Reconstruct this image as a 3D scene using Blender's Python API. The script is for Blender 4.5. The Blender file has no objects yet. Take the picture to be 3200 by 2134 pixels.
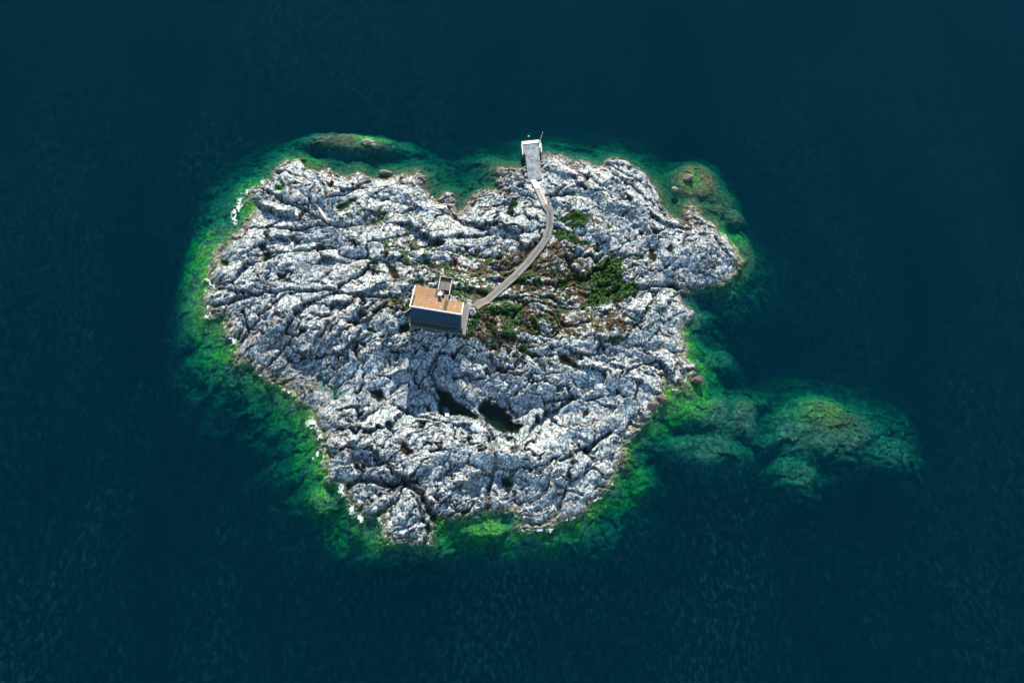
import bpy, bmesh, math, random
import numpy as np
from mathutils import Vector, Matrix

R = math.radians
rng = np.random.default_rng(7)
random.seed(7)
scene = bpy.context.scene
COL = scene.collection

# ------------------------------------------------------------------ camera
W, H = 3200.0, 2134.0
HFOV = R(52.0)
F = (W / 2) / math.tan(HFOV / 2)
DIST = 0.07 * F
TILT, ROLL = R(28.0), R(13.3)
_d = np.array([math.sin(TILT) * math.sin(ROLL), math.sin(TILT) * math.cos(ROLL), -math.cos(TILT)])
_r0 = np.cross(_d, [0, 0, 1.0]); _r0 /= np.linalg.norm(_r0)
_u0 = np.cross(_r0, _d)
CU = math.cos(ROLL) * _u0 - math.sin(ROLL) * _r0
CR = math.cos(ROLL) * _r0 + math.sin(ROLL) * _u0
CD = _d
CAMP = -CD * DIST

cam_data = bpy.data.cameras.new("camera")
cam = bpy.data.objects.new("camera", cam_data)
COL.objects.link(cam)
cam_data.sensor_width = 36.0
cam_data.lens = 18.0 / math.tan(HFOV / 2)
cam_data.clip_start = 1.0
cam_data.clip_end = 20000.0
cam.matrix_world = Matrix(((CR[0], CU[0], -CD[0], CAMP[0]), (CR[1], CU[1], -CD[1], CAMP[1]),
                           (CR[2], CU[2], -CD[2], CAMP[2]), (0, 0, 0, 1)))
scene.camera = cam


def at(px, py, z=0.0):
    """photo pixel (of 3200x2134) -> world point on the level z"""
    v = CD * F + CR * (px - W / 2) - CU * (py - H / 2)
    t = (z - CAMP[2]) / v[2]
    return CAMP + v * t


def proj(x, y, z):
    vx, vy, vz = x - CAMP[0], y - CAMP[1], z - CAMP[2]
    dep = vx * CD[0] + vy * CD[1] + vz * CD[2]
    a = vx * CR[0] + vy * CR[1] + vz * CR[2]
    b = vx * CU[0] + vy * CU[1] + vz * CU[2]
    return W / 2 + F * a / dep, H / 2 - F * b / dep


# ------------------------------------------------------------------ light
_s = at(1500, 1000) - at(1500, 1100)          # the sun stands above the top of the picture
SUN_AZ = math.atan2(_s[1], _s[0])
SUN_EL = R(33.0)
world = bpy.data.worlds.new("World")
scene.world = world
world.use_nodes = True
wn = world.node_tree
for n in list(wn.nodes):
    wn.nodes.remove(n)
sky = wn.nodes.new("ShaderNodeTexSky")
sky.sky_type = 'NISHITA'
sky.sun_disc = False
sky.sun_elevation = SUN_EL
sky.sun_rotation = math.pi / 2 - SUN_AZ
sky.air_density = 1.0
sky.dust_density = 0.0
sky.ozone_density = 0.0
bg = wn.nodes.new("ShaderNodeBackground")
bg.inputs[1].default_value = 0.13
wo = wn.nodes.new("ShaderNodeOutputWorld")
wn.links.new(sky.outputs[0], bg.inputs[0])
wn.links.new(bg.outputs[0], wo.inputs[0])

sun_d = bpy.data.lights.new("sun", 'SUN')
sun_d.energy = 5.0
sun_d.angle = R(0.5)
sun_d.color = (1.0, 0.81, 0.63)
sun = bpy.data.objects.new("sun", sun_d)
COL.objects.link(sun)
SUNV = Vector((math.cos(SUN_EL) * math.cos(SUN_AZ), math.cos(SUN_EL) * math.sin(SUN_AZ), math.sin(SUN_EL)))
sun.rotation_euler = SUNV.to_track_quat('Z', 'Y').to_euler()
sun.location = SUNV * 150

vs = scene.view_settings
vs.view_transform = 'Standard'
vs.look = 'None'
vs.exposure = 1.5
vs.gamma = 1.0
vs.use_curve_mapping = False
scene.cycles.use_denoising = True
scene.cycles.max_bounces = 6
scene.cycles.volume_bounces = 0
scene.cycles.transparent_max_bounces = 8
scene.cycles.caustics_reflective = False
scene.cycles.caustics_refractive = False


# ------------------------------------------------------------------ helpers
def tag(o, label=None, cat=None, group=None, kind=None):
    if label: o["label"] = label
    if cat: o["category"] = cat
    if group: o["group"] = group
    if kind: o["kind"] = kind
    return o


def empty(name, loc, label=None, cat=None, group=None):
    o = bpy.data.objects.new(name, None)
    o.location = loc
    COL.objects.link(o)
    return tag(o, label, cat, group)


def link(name, me, mat=None, parent=None):
    o = bpy.data.objects.new(name, me)
    COL.objects.link(o)
    if mat is not None and not me.materials:
        me.materials.append(mat)
    if parent is not None:
        o.parent = parent
        o.matrix_parent_inverse = Matrix.Translation(parent.location).inverted() if parent.parent is None else parent.matrix_world.inverted()
    return o


class MB:
    """collects shapes given in world coordinates and links them as one mesh"""
    def __init__(s):
        s.v, s.f = [], []

    def hexa(s, p):
        n = len(s.v)
        s.v += [tuple(q) for q in p]
        for f in ((3, 2, 1, 0), (4, 5, 6, 7), (0, 1, 5, 4), (1, 2, 6, 5), (2, 3, 7, 6), (3, 0, 4, 7)):
            s.f.append(tuple(n + i for i in f))
        return s

    def box(s, o, a, b, c):
        """box from corner o along the vectors a, b, c"""
        o, a, b, c = (np.array(q, float) for q in (o, a, b, c))
        return s.hexa([o, o + a, o + a + b, o + b, o + c, o + a + c, o + a + b + c, o + b + c])

    def tube(s, pts, r, n=8, caps=True):
        pts = [Vector(p) for p in pts]
        base = len(s.v)
        for i, p in enumerate(pts):
            t = (pts[min(i + 1, len(pts) - 1)] - pts[max(i - 1, 0)]).normalized()
            a = t.orthogonal().normalized() if abs(t.z) > .9 else t.cross(Vector((0, 0, 1))).normalized()
            b = t.cross(a).normalized()
            ri = r[i] if isinstance(r, (list, tuple)) else r
            for k in range(n):
                w = 2 * math.pi * k / n
                s.v.append(tuple(p + a * (ri * math.cos(w)) + b * (ri * math.sin(w))))
        for i in range(len(pts) - 1):
            for k in range(n):
                k2 = (k + 1) % n
                s.f.append((base + i * n + k, base + i * n + k2, base + (i + 1) * n + k2, base + (i + 1) * n + k))
        if caps:
            s.f.append(tuple(base + k for k in reversed(range(n))))
            s.f.append(tuple(base + (len(pts) - 1) * n + k for k in range(n)))
        return s

    def mesh(s, name, smooth=False):
        me = bpy.data.meshes.new(name)
        me.from_pydata(s.v, [], s.f)
        bm = bmesh.new(); bm.from_mesh(me)
        bmesh.ops.recalc_face_normals(bm, faces=bm.faces)
        bm.to_mesh(me); bm.free()
        if smooth:
            me.polygons.foreach_set("use_smooth", [True] * len(me.polygons))
        me.update()
        return me

    def build(s, name, mat, parent=None, smooth=False, bevel=0):
        o = link(name, s.mesh(name, smooth), mat, parent)
        if bevel:
            m = o.modifiers.new("bevel", 'BEVEL'); m.width = bevel; m.segments = 1; m.limit_method = 'ANGLE'
        return o


# ------------------------------------------------------------------ node materials
class NT:
    def __init__(s, name):
        s.m = bpy.data.materials.new(name)
        s.m.use_nodes = True
        s.t = s.m.node_tree
        for n in list(s.t.nodes):
            s.t.nodes.remove(n)
        s.out = s.t.nodes.new("ShaderNodeOutputMaterial")

    def n(s, typ, **kw):
        nd = s.t.nodes.new(typ)
        for k, v in kw.items():
            setattr(nd, k, v)
        return nd

    def l(s, a, b):
        s.t.links.new(a, b)

    def setin(s, nd, key, val):
        if hasattr(val, "links"):
            s.l(val, nd.inputs[key])
        else:
            nd.inputs[key].default_value = val

    def coord(s):
        return s.n("ShaderNodeNewGeometry").outputs["Position"]

    def noise(s, scale, detail=4, rough=.6, vec=None, dist=0.0, out="Fac"):
        nd = s.n("ShaderNodeTexNoise")
        nd.inputs["Scale"].default_value = scale
        nd.inputs["Detail"].default_value = detail
        nd.inputs["Roughness"].default_value = rough
        nd.inputs["Distortion"].default_value = dist
        s.l(vec if vec is not None else s.coord(), nd.inputs["Vector"])
        return nd.outputs[out]

    def ramp(s, fac, stops):
        nd = s.n("ShaderNodeValToRGB")
        e = nd.color_ramp.elements
        while len(e) < len(stops):
            e.new(.5)
        for i, (p, c) in enumerate(stops):
            e[i].position = p
            e[i].color = (*c, 1) if len(c) == 3 else c
        s.l(fac, nd.inputs[0])
        return nd.outputs[0]

    def mr(s, v, a, b, c=0.0, d=1.0):
        nd = s.n("ShaderNodeMapRange")
        for k, q in zip((1, 2, 3, 4), (a, b, c, d)):
            nd.inputs[k].default_value = q
        s.l(v, nd.inputs[0])
        return nd.outputs[0]

    def math(s, op, a, b=0.0):
        nd = s.n("ShaderNodeMath", operation=op)
        s.setin(nd, 0, a); s.setin(nd, 1, b)
        return nd.outputs[0]

    def mix(s, fac, a, b, mode='MIX'):
        nd = s.n("ShaderNodeMix", data_type='RGBA', blend_type=mode)
        s.setin(nd, 0, fac)
        s.setin(nd, 6, (*a, 1) if isinstance(a, tuple) and len(a) == 3 else a)
        s.setin(nd, 7, (*b, 1) if isinstance(b, tuple) and len(b) == 3 else b)
        return nd.outputs[2]

    def bump(s, h, strength=.5, dist=.05, normal=None):
        nd = s.n("ShaderNodeBump")
        nd.inputs["Strength"].default_value = strength
        nd.inputs["Distance"].default_value = dist
        s.l(h, nd.inputs["Height"])
        if normal is not None:
            s.l(normal, nd.inputs["Normal"])
        return nd.outputs[0]

    def bsdf(s, color, rough=.8, spec=.3, normal=None, metal=0.0):
        nd = s.n("ShaderNodeBsdfPrincipled")
        s.setin(nd, "Base Color", (*color, 1) if isinstance(color, tuple) and len(color) == 3 else color)
        s.setin(nd, "Roughness", rough)
        nd.inputs["Specular IOR Level"].default_value = spec
        s.setin(nd, "Metallic", metal)
        if normal is not None:
            s.l(normal, nd.inputs["Normal"])
        s.l(nd.outputs[0], s.out.inputs[0])
        return nd

    def mapping(s, scale=(1, 1, 1), rotz=0.0, vec=None):
        nd = s.n("ShaderNodeMapping")
        nd.inputs["Scale"].default_value = scale
        nd.inputs["Rotation"].default_value = (0, 0, rotz)
        s.l(vec if vec is not None else s.coord(), nd.inputs["Vector"])
        return nd.outputs[0]


def simple_mat(name, color, rough=.8, var=.25, scale=2.0, spec=.3, metal=0.0, stretch=None, rotz=0.0, fine=True, bump=.3):
    t = NT(name)
    vec = t.mapping(stretch, rotz) if stretch else t.coord()
    a = t.noise(scale, 5, .65, vec)
    c0 = tuple(x * (1 - var) for x in color)
    c1 = tuple(min(1, x * (1 + var)) for x in color)
    col = t.ramp(a, [(.32, c0), (.68, c1)])
    rnd = t.n("ShaderNodeObjectInfo").outputs["Random"]
    k = t.mr(rnd, 0, 1, 1 - var * .5, 1 + var * .5)
    comb = t.n("ShaderNodeCombineXYZ")
    for i in range(3):
        t.l(k, comb.inputs[i])
    col = t.mix(1.0, col, comb.outputs[0], 'MULTIPLY')
    nrm = t.bump(t.noise(scale * 4, 3, .7, vec), bump, .02)
    t.bsdf(col, rough, spec, nrm, metal)
    return t.m


# ------------------------------------------------------------------ numpy noise
def lattice(seed, n=256):
    return np.random.default_rng(seed).random((n, n)).astype(np.float32)


def vnoise(x, y, seed):
    L = lattice(seed)
    xi, yi = np.floor(x), np.floor(y)
    fx, fy = (x - xi).astype(np.float32), (y - yi).astype(np.float32)
    fx = fx * fx * fx * (fx * (fx * 6 - 15) + 10)
    fy = fy * fy * fy * (fy * (fy * 6 - 15) + 10)
    x0, y0 = xi.astype(np.int64) & 255, yi.astype(np.int64) & 255
    x1, y1 = (x0 + 1) & 255, (y0 + 1) & 255
    a = L[y0, x0] * (1 - fx) + L[y0, x1] * fx
    b = L[y1, x0] * (1 - fx) + L[y1, x1] * fx
    return a * (1 - fy) + b * fy


def fbm(x, y, seed, octaves=4, gain=.5, ridged=False):
    s, a, t = 0, 1.0, 0
    c, sn = math.cos(.6), math.sin(.6)
    for o in range(octaves):
        v = vnoise(x, y, seed + o)
        if ridged:
            v = 1 - np.abs(2 * v - 1)
        s = s + a * v; t += a; a *= gain
        x, y = (c * x - sn * y) * 2.03 + 17.3, (sn * x + c * y) * 2.03 + 5.1
    return s / t


def hash2(ix, iy, k):
    h = (ix.astype(np.int64) * 374761393 + iy.astype(np.int64) * 668265263 + k * 974634777) & 0xffffffff
    h = ((h ^ (h >> 13)) * 1274126177) & 0xffffffff
    h = h ^ (h >> 16)
    h = (h * 2246822519) & 0xffffffff
    return ((h ^ (h >> 15)) & 0xffffff).astype(np.float32) / 16777216.0


def smooth(a, b, x):
    t = np.clip((x - a) / (b - a), 0, 1)
    return t * t * (3 - 2 * t)


# ------------------------------------------------------------------ the island as it is seen in the photograph
def Z(ox, oy, s, pts):
    return [(ox + x * s, oy + y * s) for x, y in pts]


K = 0.3507
COAST = (
    Z(500, 350, K, [(1120, 450), (1250, 440), (1330, 500), (1450, 505), (1520, 560), (1690, 590), (1780, 560), (1870, 615), (1950, 600), (2150, 580), (2260, 565)])
    + Z(1250, 400, K, [(150, 400), (200, 440), (190, 520), (260, 600), (340, 680), (400, 590), (460, 610), (460, 690), (500, 770), (570, 760), (620, 640), (700, 580), (780, 560), (870, 575),
                       (950, 560), (920, 480), (880, 400), (900, 370), (1000, 385), (1110, 370), (1150, 420), (1240, 410), (1250, 260), (1330, 240), (1480, 265), (1520, 320), (1560, 345)])
    + Z(1700, 450, K, [(300, 145), (450, 200), (545, 205), (620, 150), (720, 150), (800, 220), (900, 290), (950, 370), (1000, 460), (1040, 570), (1100, 640), (1250, 710), (1330, 745),
                       (1300, 660), (1285, 600), (1320, 560), (1360, 600), (1410, 700), (1520, 710), (1530, 760), (1640, 850), (1700, 940), (1750, 1030), (1745, 1100), (1680, 1160),
                       (1640, 1200), (1500, 1250), (1350, 1270), (1280, 1320), (1200, 1320), (1165, 1275), (1190, 1340), (1260, 1460), (1320, 1520)])
    + Z(1950, 950, .4252, [(490, 100), (440, 130), (400, 185), (440, 230), (430, 270), (470, 320), (440, 360), (440, 410), (500, 460), (490, 500), (450, 560), (465, 600), (400, 620),
                           (330, 600), (280, 650), (300, 690), (240, 740), (170, 790), (170, 860), (80, 890), (70, 960), (10, 1020)])
    + Z(1450, 1200, K, [(1440, 560), (1420, 700), (1340, 740), (1300, 880), (1200, 970), (1130, 1050), (1100, 1120), (1030, 1180), (900, 1190), (830, 1230), (740, 1260), (600, 1270),
                        (500, 1280), (480, 1200), (430, 1130), (300, 1120), (200, 1120), (120, 1170), (0, 1170)])
    + Z(850, 1200, K, [(1600, 1180), (1430, 1230), (1400, 1330), (1390, 1390), (1250, 1390), (1100, 1370), (1000, 1370), (990, 1280), (980, 1200), (900, 1180), (810, 1190), (740, 1110),
                       (690, 1020), (650, 930), (600, 860), (520, 850), (510, 780), (460, 730), (480, 620), (460, 540), (440, 430), (400, 370), (360, 300), (330, 210), (290, 150), (200, 110)])
    + Z(500, 850, K, [(1100, 1000), (960, 950), (900, 900), (860, 800), (700, 800), (680, 700), (690, 620), (610, 540), (610, 440), (540, 380), (430, 340), (400, 270), (430, 180),
                      (520, 150), (520, 90), (420, 60)])
    + Z(500, 350, K, [(440, 1470), (500, 1330), (510, 1240), (600, 1150), (650, 1110), (780, 1040), (820, 900), (830, 830), (790, 780), (830, 690), (930, 640), (980, 590), (1040, 530)]))

# world grid
GS = 0.175
_c = [at(440, 280), at(3110, 280), at(440, 1900), at(3110, 1900)]
X0, X1 = float(at(400, 1000)[0]), float(at(3060, 1350)[0])
Y0, Y1 = min(p[1] for p in _c), max(p[1] for p in _c)
NX, NY = int((X1 - X0) / GS), int((Y1 - Y0) / GS)
gx = (X0 + GS * np.arange(NX)).astype(np.float32)
gy = (Y0 + GS * np.arange(NY)).astype(np.float32)
GX, GY = np.meshgrid(gx, gy)

CS = 5                                           # the coarse grid is five cells wide
cxs, cys = gx[::CS], gy[::CS]
CX, CY = np.meshgrid(cxs, cys)


def up(C):
    """bilinear from the coarse grid to the fine grid"""
    fx = np.clip((GX[0] - cxs[0]) / (GS * CS), 0, len(cxs) - 1.001)
    fy = np.clip((GY[:, 0] - cys[0]) / (GS * CS), 0, len(cys) - 1.001)
    ix, iy = fx.astype(int), fy.astype(int)
    tx, ty = (fx - ix)[None, :], (fy - iy)[:, None]
    a = C[np.ix_(iy, ix)]; b = C[np.ix_(iy, ix + 1)]; c = C[np.ix_(iy + 1, ix)]; d = C[np.ix_(iy + 1, ix + 1)]
    return (a * (1 - tx) + b * tx) * (1 - ty) + (c * (1 - tx) + d * tx) * ty


def sdf(poly, PX, PY):
    """signed distance, positive inside"""
    d = np.full(PX.shape, 1e9, np.float32)
    ins = np.zeros(PX.shape, bool)
    n = len(poly)
    for i in range(n):
        ax, ay = poly[i][0], poly[i][1]
        bx, by = poly[(i + 1) % n][0], poly[(i + 1) % n][1]
        ex, ey = bx - ax, by - ay
        L = ex * ex + ey * ey + 1e-9
        t = np.clip(((PX - ax) * ex + (PY - ay) * ey) / L, 0, 1)
        d = np.minimum(d, (PX - ax - t * ex) ** 2 + (PY - ay - t * ey) ** 2)
        if abs(ey) > 1e-9:
            c = ((ay > PY) != (by > PY)) & (PX < ax + (PY - ay) * ex / ey)
            ins ^= c
    return np.where(ins, np.sqrt(d), -np.sqrt(d))


def pxw(pts, z=0.0):
    return [at(x, y, z)[:2] for x, y in pts]


coast_w = pxw(COAST)
SD_C = sdf(coast_w, CX, CY)
# the pixel each ground point falls on, for laying the masks out
MPX, MPY = proj(CX, CY, np.clip(SD_C, 0, 12) * .25)
SD = up(SD_C)
wob = (fbm(GX * .45, GY * .45, 31, 4) - .5) * 3.0 + (fbm(GX * 1.6, GY * 1.6, 35, 3) - .5) * 1.3
SD = SD + .35 + wob * np.clip(1.2 - np.abs(SD) * .08, .3, 1)


def blobs(lst, px, py):
    """sum of rotated gaussian blobs given in photo pixels: cx, cy, rx, ry, degrees, amplitude"""
    s = np.zeros(px.shape, np.float32)
    for cx, cy, rx, ry, a, amp in lst:
        c, sn = math.cos(R(a)), math.sin(R(a))
        dx, dy = px - cx, py - cy
        u, v = (dx * c + dy * sn) / rx, (-dx * sn + dy * c) / ry
        s += amp * np.exp(-(u * u + v * v))
    return s


def plateau(lst, px, py, wobble=None):
    s = np.zeros(px.shape, np.float32)
    for cx, cy, rx, ry, a, amp in lst:
        c, sn = math.cos(R(a)), math.sin(R(a))
        dx, dy = px - cx, py - cy
        u, v = (dx * c + dy * sn) / rx, (-dx * sn + dy * c) / ry
        q = np.sqrt(u * u + v * v)
        if wobble is not None:
            q = q + wobble
        s = np.maximum(s, amp * (1 - smooth(.55, 1.1, q)))
    return s


# --- broad relief above water (metres); y grows downwards in the photo, rotations likewise
MACRO = [
    (1380, 985, 420, 95, 4, 3.4), (1000, 1030, 300, 60, 8, 1.1), (1950, 1010, 170, 60, -25, 2.2),
    (1700, 1120, 330, 70, 12, 1.2), (1250, 1400, 260, 70, 0, 1.8), (1600, 1440, 260, 60, 8, 1.7),
    (1000, 620, 220, 60, 10, 1.0), (1920, 620, 240, 70, 28, 1.5), (2160, 800, 160, 60, 20, 1.4),
    (1440, 1300, 240, 60, 14, -2.6), (1020, 1240, 200, 80, 30, -1.9), (1700, 1280, 160, 50, 5, -1.2), (1890, 880, 90, 70, 50, -1.7),
    (1640, 780, 160, 60, -10, -0.5), (1270, 1590, 70, 60, 0, 1.0), (1500, 640, 60, 60, 0, -.6), (1040, 790, 260, 40, -12, .8)]
land = 1.5 * (1 - np.exp(-np.clip(SD_C, 0, None) / 2.5)) + .055 * np.clip(SD_C, 0, 22)
land = land + blobs(MACRO, MPX, MPY) * smooth(0, 8, SD_C)
land = land + (fbm(CX * .11, CY * .11, 3, 3) - .5) * 1.6 * smooth(0, 5, SD_C)

# --- under water: how steeply the shore drops, and the shoals
slope = .62 - blobs([(640, 1000, 170, 300, 10, .36), (900, 1350, 160, 200, 30, .28), (1150, 1700, 260, 120, 0, .1), (1600, 1680, 300, 90, 0, .1), (700, 640, 130, 110, -40, .25),
                     (1950, 1550, 150, 120, -50, .15), (2120, 1200, 160, 130, 0, .36), (1500, 500, 330, 60, 0, .26), (1000, 500, 200, 60, 0, .2), (2250, 900, 120, 60, 0, .1), (2150, 600, 150, 120, 0, .3)], MPX, MPY)
slope = np.clip(slope, .12, 1)
sea = -(0.15 + np.clip(-SD_C, 0, None) * slope + .004 * np.clip(-SD_C, 0, None) ** 2)
DEEP = -18.0
sw = (fbm(CX * .09, CY * .09, 91, 4) - .5) * .9
SHOALS = [  # cx, cy, rx, ry, degrees, top depth below water, edge depth
    (1105, 437, 175, 36, 3, -.45, 4), (1030, 440, 250, 70, -3, -3.6, 9), (900, 490, 120, 60, -20, -4.6, 9), (1270, 470, 120, 60, 20, -4.4, 8),
    (1290, 560, 150, 60, 20, -.8, 5), (1450, 610, 90, 60, 0, -1.6, 5), (1620, 520, 90, 40, -20, -.9, 5), (1780, 470, 110, 45, 0, -3.6, 8),
    (1960, 500, 90, 35, 10, -1.2, 6), (2175, 560, 120, 95, 20, -.5, 8), (2240, 610, 140, 80, 45, -1.2, 8), (2300, 670, 60, 45, 40, -1.0, 6), (2325, 780, 65, 130, -8, -1.3, 8),
    (2150, 650, 70, 60, 40, -1.2, 5), (2230, 890, 110, 35, -10, -1.8, 7), (2180, 950, 60, 40, 60, -3.5, 8),
    (2240, 1110, 130, 75, 20, -2.0, 9), (2150, 1250, 150, 110, 10, -1.1, 7), (2270, 1280, 230, 115, 12, -1.1, 8), (2210, 1390, 220, 90, 5, -1.6, 8), (2400, 1250, 130, 90, 0, -4.4, 9),
    (2590, 1290, 150, 85, 10, -.8, 6), (2610, 1330, 290, 155, 6, -1.15, 9), (2420, 1330, 120, 90, 0, -1.8, 8), (2500, 1475, 110, 85, 30, -1.8, 9), (2790, 1400, 140, 95, 20, -1.9, 9),
    (1990, 1480, 90, 90, -50, -2.2, 7), (1780, 1680, 130, 60, -20, -2.8, 8), (1530, 1650, 130, 45, 0, -.7, 6), (1700, 1680, 90, 45, 0, -1.3, 7),
    (1140, 1660, 120, 70, 25, -1.2, 6), (1010, 1560, 60, 90, -25, -.9, 6), (960, 1420, 55, 120, -10, -2.3, 8), (870, 1270, 80, 65, 40, -2.6, 8), (700, 1080, 95, 110, -20, -2.8, 8),
    (600, 930, 100, 180, 5, -3.0, 8), (660, 760, 70, 130, 30, -1.0, 7), (720, 650, 110, 60, -40, -2.6, 8)]
for cx, cy, rx, ry, a, top, edge in SHOALS:
    c, sn = math.cos(R(a)), math.sin(R(a))
    dx, dy = MPX - cx, MPY - cy
    u, v = (dx * c + dy * sn) / rx, (-dx * sn + dy * c) / ry
    q = np.clip(np.sqrt(u * u + v * v) + sw * .5, 0, None)
    sh = top - edge * np.clip(q - .35, 0, None) ** 1.5
    sea = np.maximum(sea, np.where(SD_C < 0, sh, -99))
sea = sea + (fbm(CX * .22, CY * .22, 55, 4) - .5) * np.clip(-sea * .35, .1, 2.2)
# the dark gap between the eastern shoals
gap = blobs([(2395, 1310, 26, 45, -15, 1), (2440, 1235, 14, 60, 40, .7), (2385, 1400, 12, 90, 5, .5), (2290, 1265, 12, 60, 0, .5)], MPX, MPY)
sea = sea - gap * 2.2
sea = np.maximum(sea, DEEP)

base_c = np.where(SD_C > 0, land, sea)
base = np.where(SD > 0, np.maximum(up(land), .12), np.minimum(up(sea), -.1))
t = smooth(-1.2, 1.2, SD)
base = np.where(np.abs(SD) < 1.2, (np.minimum(up(sea), -.15)) * (1 - t) + np.maximum(up(land), .25) * t, base)
PX, PY = proj(GX, GY, np.clip(base, 0, 20))

# --- grain of the rock: direction at places in the photo (degrees counter-clockwise from the x axis)
GRAIN = [(750, 650, -28), (820, 800, 20), (700, 900, 50), (1000, 600, -30), (1150, 640, 28), (1050, 850, 8), (1400, 760, -8), (1500, 640, 20), (1700, 560, -20), (1900, 600, -32),
         (2050, 700, -38), (2250, 820, -30), (2000, 900, 15), (1950, 990, 25), (1700, 1050, -22), (1500, 1080, -12), (1250, 1080, 40), (850, 1050, 60), (1000, 1150, 38), (1150, 1250, 20),
         (1400, 1250, -35), (1200, 1420, 22), (1300, 1600, 50), (1150, 1560, 30), (1500, 1500, 10), (1650, 1350, 30), (1850, 1400, 35), (1800, 1200, -12), (2050, 1150, -18), (1700, 1560, 35),
         (2300, 1300, -10), (2600, 1300, -8), (1100, 440, 0), (2200, 600, -35)]
wsum = np.zeros(CX.shape); c2 = np.zeros(CX.shape); s2 = np.zeros(CX.shape)
for x, y, a in GRAIN:
    w = 1 / (((MPX - x) ** 2 + (MPY - y) ** 2) / 6000 + 1) ** 2
    c2 += w * math.cos(2 * R(a)); s2 += w * math.sin(2 * R(a)); wsum += w
ang_n = (fbm(CX * .06, CY * .06, 71, 3) - .5) * 1.2
ANG = .5 * np.arctan2(s2, c2) + ang_n


def ang_at(x, y):
    ix = np.clip(((x - cxs[0]) / (GS * CS)).astype(int), 0, len(cxs) - 1)
    iy = np.clip(((y - cys[0]) / (GS * CS)).astype(int), 0, len(cys) - 1)
    return ANG[iy, ix]


def worley(X, Y, size, aniso, seed, rad=2):
    """cells whose shape follows the grain; returns F1, F2-F1, cell id hashes and offset from the cell point"""
    gxx, gyy = X / size, Y / size
    ix, iy = np.floor(gxx), np.floor(gyy)
    f1 = np.full(X.shape, 1e9, np.float32); f2 = f1.copy()
    o1 = np.zeros(X.shape, np.float32); o2 = o1.copy(); o3 = o1.copy(); du = o1.copy(); dv = o1.copy()
    for j in range(-rad, rad + 1):
        for i in range(-rad, rad + 1):
            cx, cy = ix + i, iy + j
            # the cell's own numbers, looked up once per lattice point
            x0, x1, y0, y1 = int(cx.min()), int(cx.max()), int(cy.min()), int(cy.max())
            LX, LY = np.meshgrid(np.arange(x0, x1 + 1), np.arange(y0, y1 + 1))
            px = (LX + hash2(LX, LY, seed)).astype(np.float32); py = (LY + hash2(LX, LY, seed + 1)).astype(np.float32)
            a = ang_at(px * size, py * size)
            ca, sa = np.cos(a).astype(np.float32), np.sin(a).astype(np.float32)
            kx, ky = (cx - x0).astype(int), (cy - y0).astype(int)
            dx, dy = (gxx - px[ky, kx]).astype(np.float32), (gyy - py[ky, kx]).astype(np.float32)
            c, sn = ca[ky, kx], sa[ky, kx]
            u = (dx * c + dy * sn) / aniso ** .5
            v = (-dx * sn + dy * c) * aniso ** .5
            d = u * u + v * v
            near = d < f1
            f2 = np.where(near, f1, np.minimum(f2, d))
            f1 = np.where(near, d, f1)
            h1, h2, h3 = hash2(LX, LY, seed + 2), hash2(LX, LY, seed + 3), hash2(LX, LY, seed + 4)
            o1 = np.where(near, h1[ky, kx], o1); o2 = np.where(near, h2[ky, kx], o2); o3 = np.where(near, h3[ky, kx], o3)
            du = np.where(near, u, du); dv = np.where(near, v, dv)
    f1, f2 = np.sqrt(f1), np.sqrt(f2)
    return f1, f2 - f1, o1, o2, o3, du, dv


# warp so no edge is straight
wx = GX + (fbm(GX * .25, GY * .25, 11, 4) - .5) * 4.5 + (fbm(GX * 1.1, GY * 1.1, 12, 3) - .5) * 1.1
wy = GY + (fbm(GX * .25 + 40, GY * .25, 13, 4) - .5) * 4.5 + (fbm(GX * 1.1, GY * 1.1 + 9, 14, 3) - .5) * 1.1
rough_mask = smooth(.3, .7, fbm(GX * .07, GY * .07, 21, 3))
A = worley(wx, wy, 5.4, 3.2, 100)
B = worley(wx, wy, 1.65, 2.8, 200)
wx3 = GX + (fbm(GX * 1.3, GY * 1.3, 15, 3) - .5) * .8
wy3 = GY + (fbm(GX * 1.3, GY * 1.3 + 30, 16, 3) - .5) * .8
C = worley(wx3, wy3, .75, 2.2, 300, 2)


def facets(wl, offs, tilt, crack, cw, pillow):
    f1, e, o1, o2, o3, du, dv = wl
    h = (o1 - .5) * 2 * offs
    h += tilt * (du * (o2 - .5) * 2 + dv * (o3 - .5) * 2)
    h -= pillow * f1 * f1
    h -= crack * (1 - smooth(0, cw, e)) ** 1.3
    return h


relA = facets(A, .45, 1.7, 1.1, .07, .18)
relB = facets(B, .18, .75, .50, .12, .08)
relC = facets(C, .07, .28, .22, .18, .04)
landk = smooth(-1.5, 2.0, SD)
kA = landk * (.55 + .45 * up(smooth(1, 7, SD_C)))
rel = relA * kA + relB * (.25 + .75 * landk) * (.28 + 1.0 * rough_mask) + relC * (.2 + .8 * landk) * (.35 + .9 * rough_mask)
seak = 1 - landk
depthk = np.clip(-base / 4, 0, 1)
rel = rel + seak * (relA * .45 * depthk + (fbm(wx * .5, wy * .5, 77, 5) - .5) * 1.6 * depthk)
rel = rel + (fbm(GX * 1.2, GY * 1.2, 41, 4, .6) - .5) * .20 * landk + .18 * landk
Hh = base + rel

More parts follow.
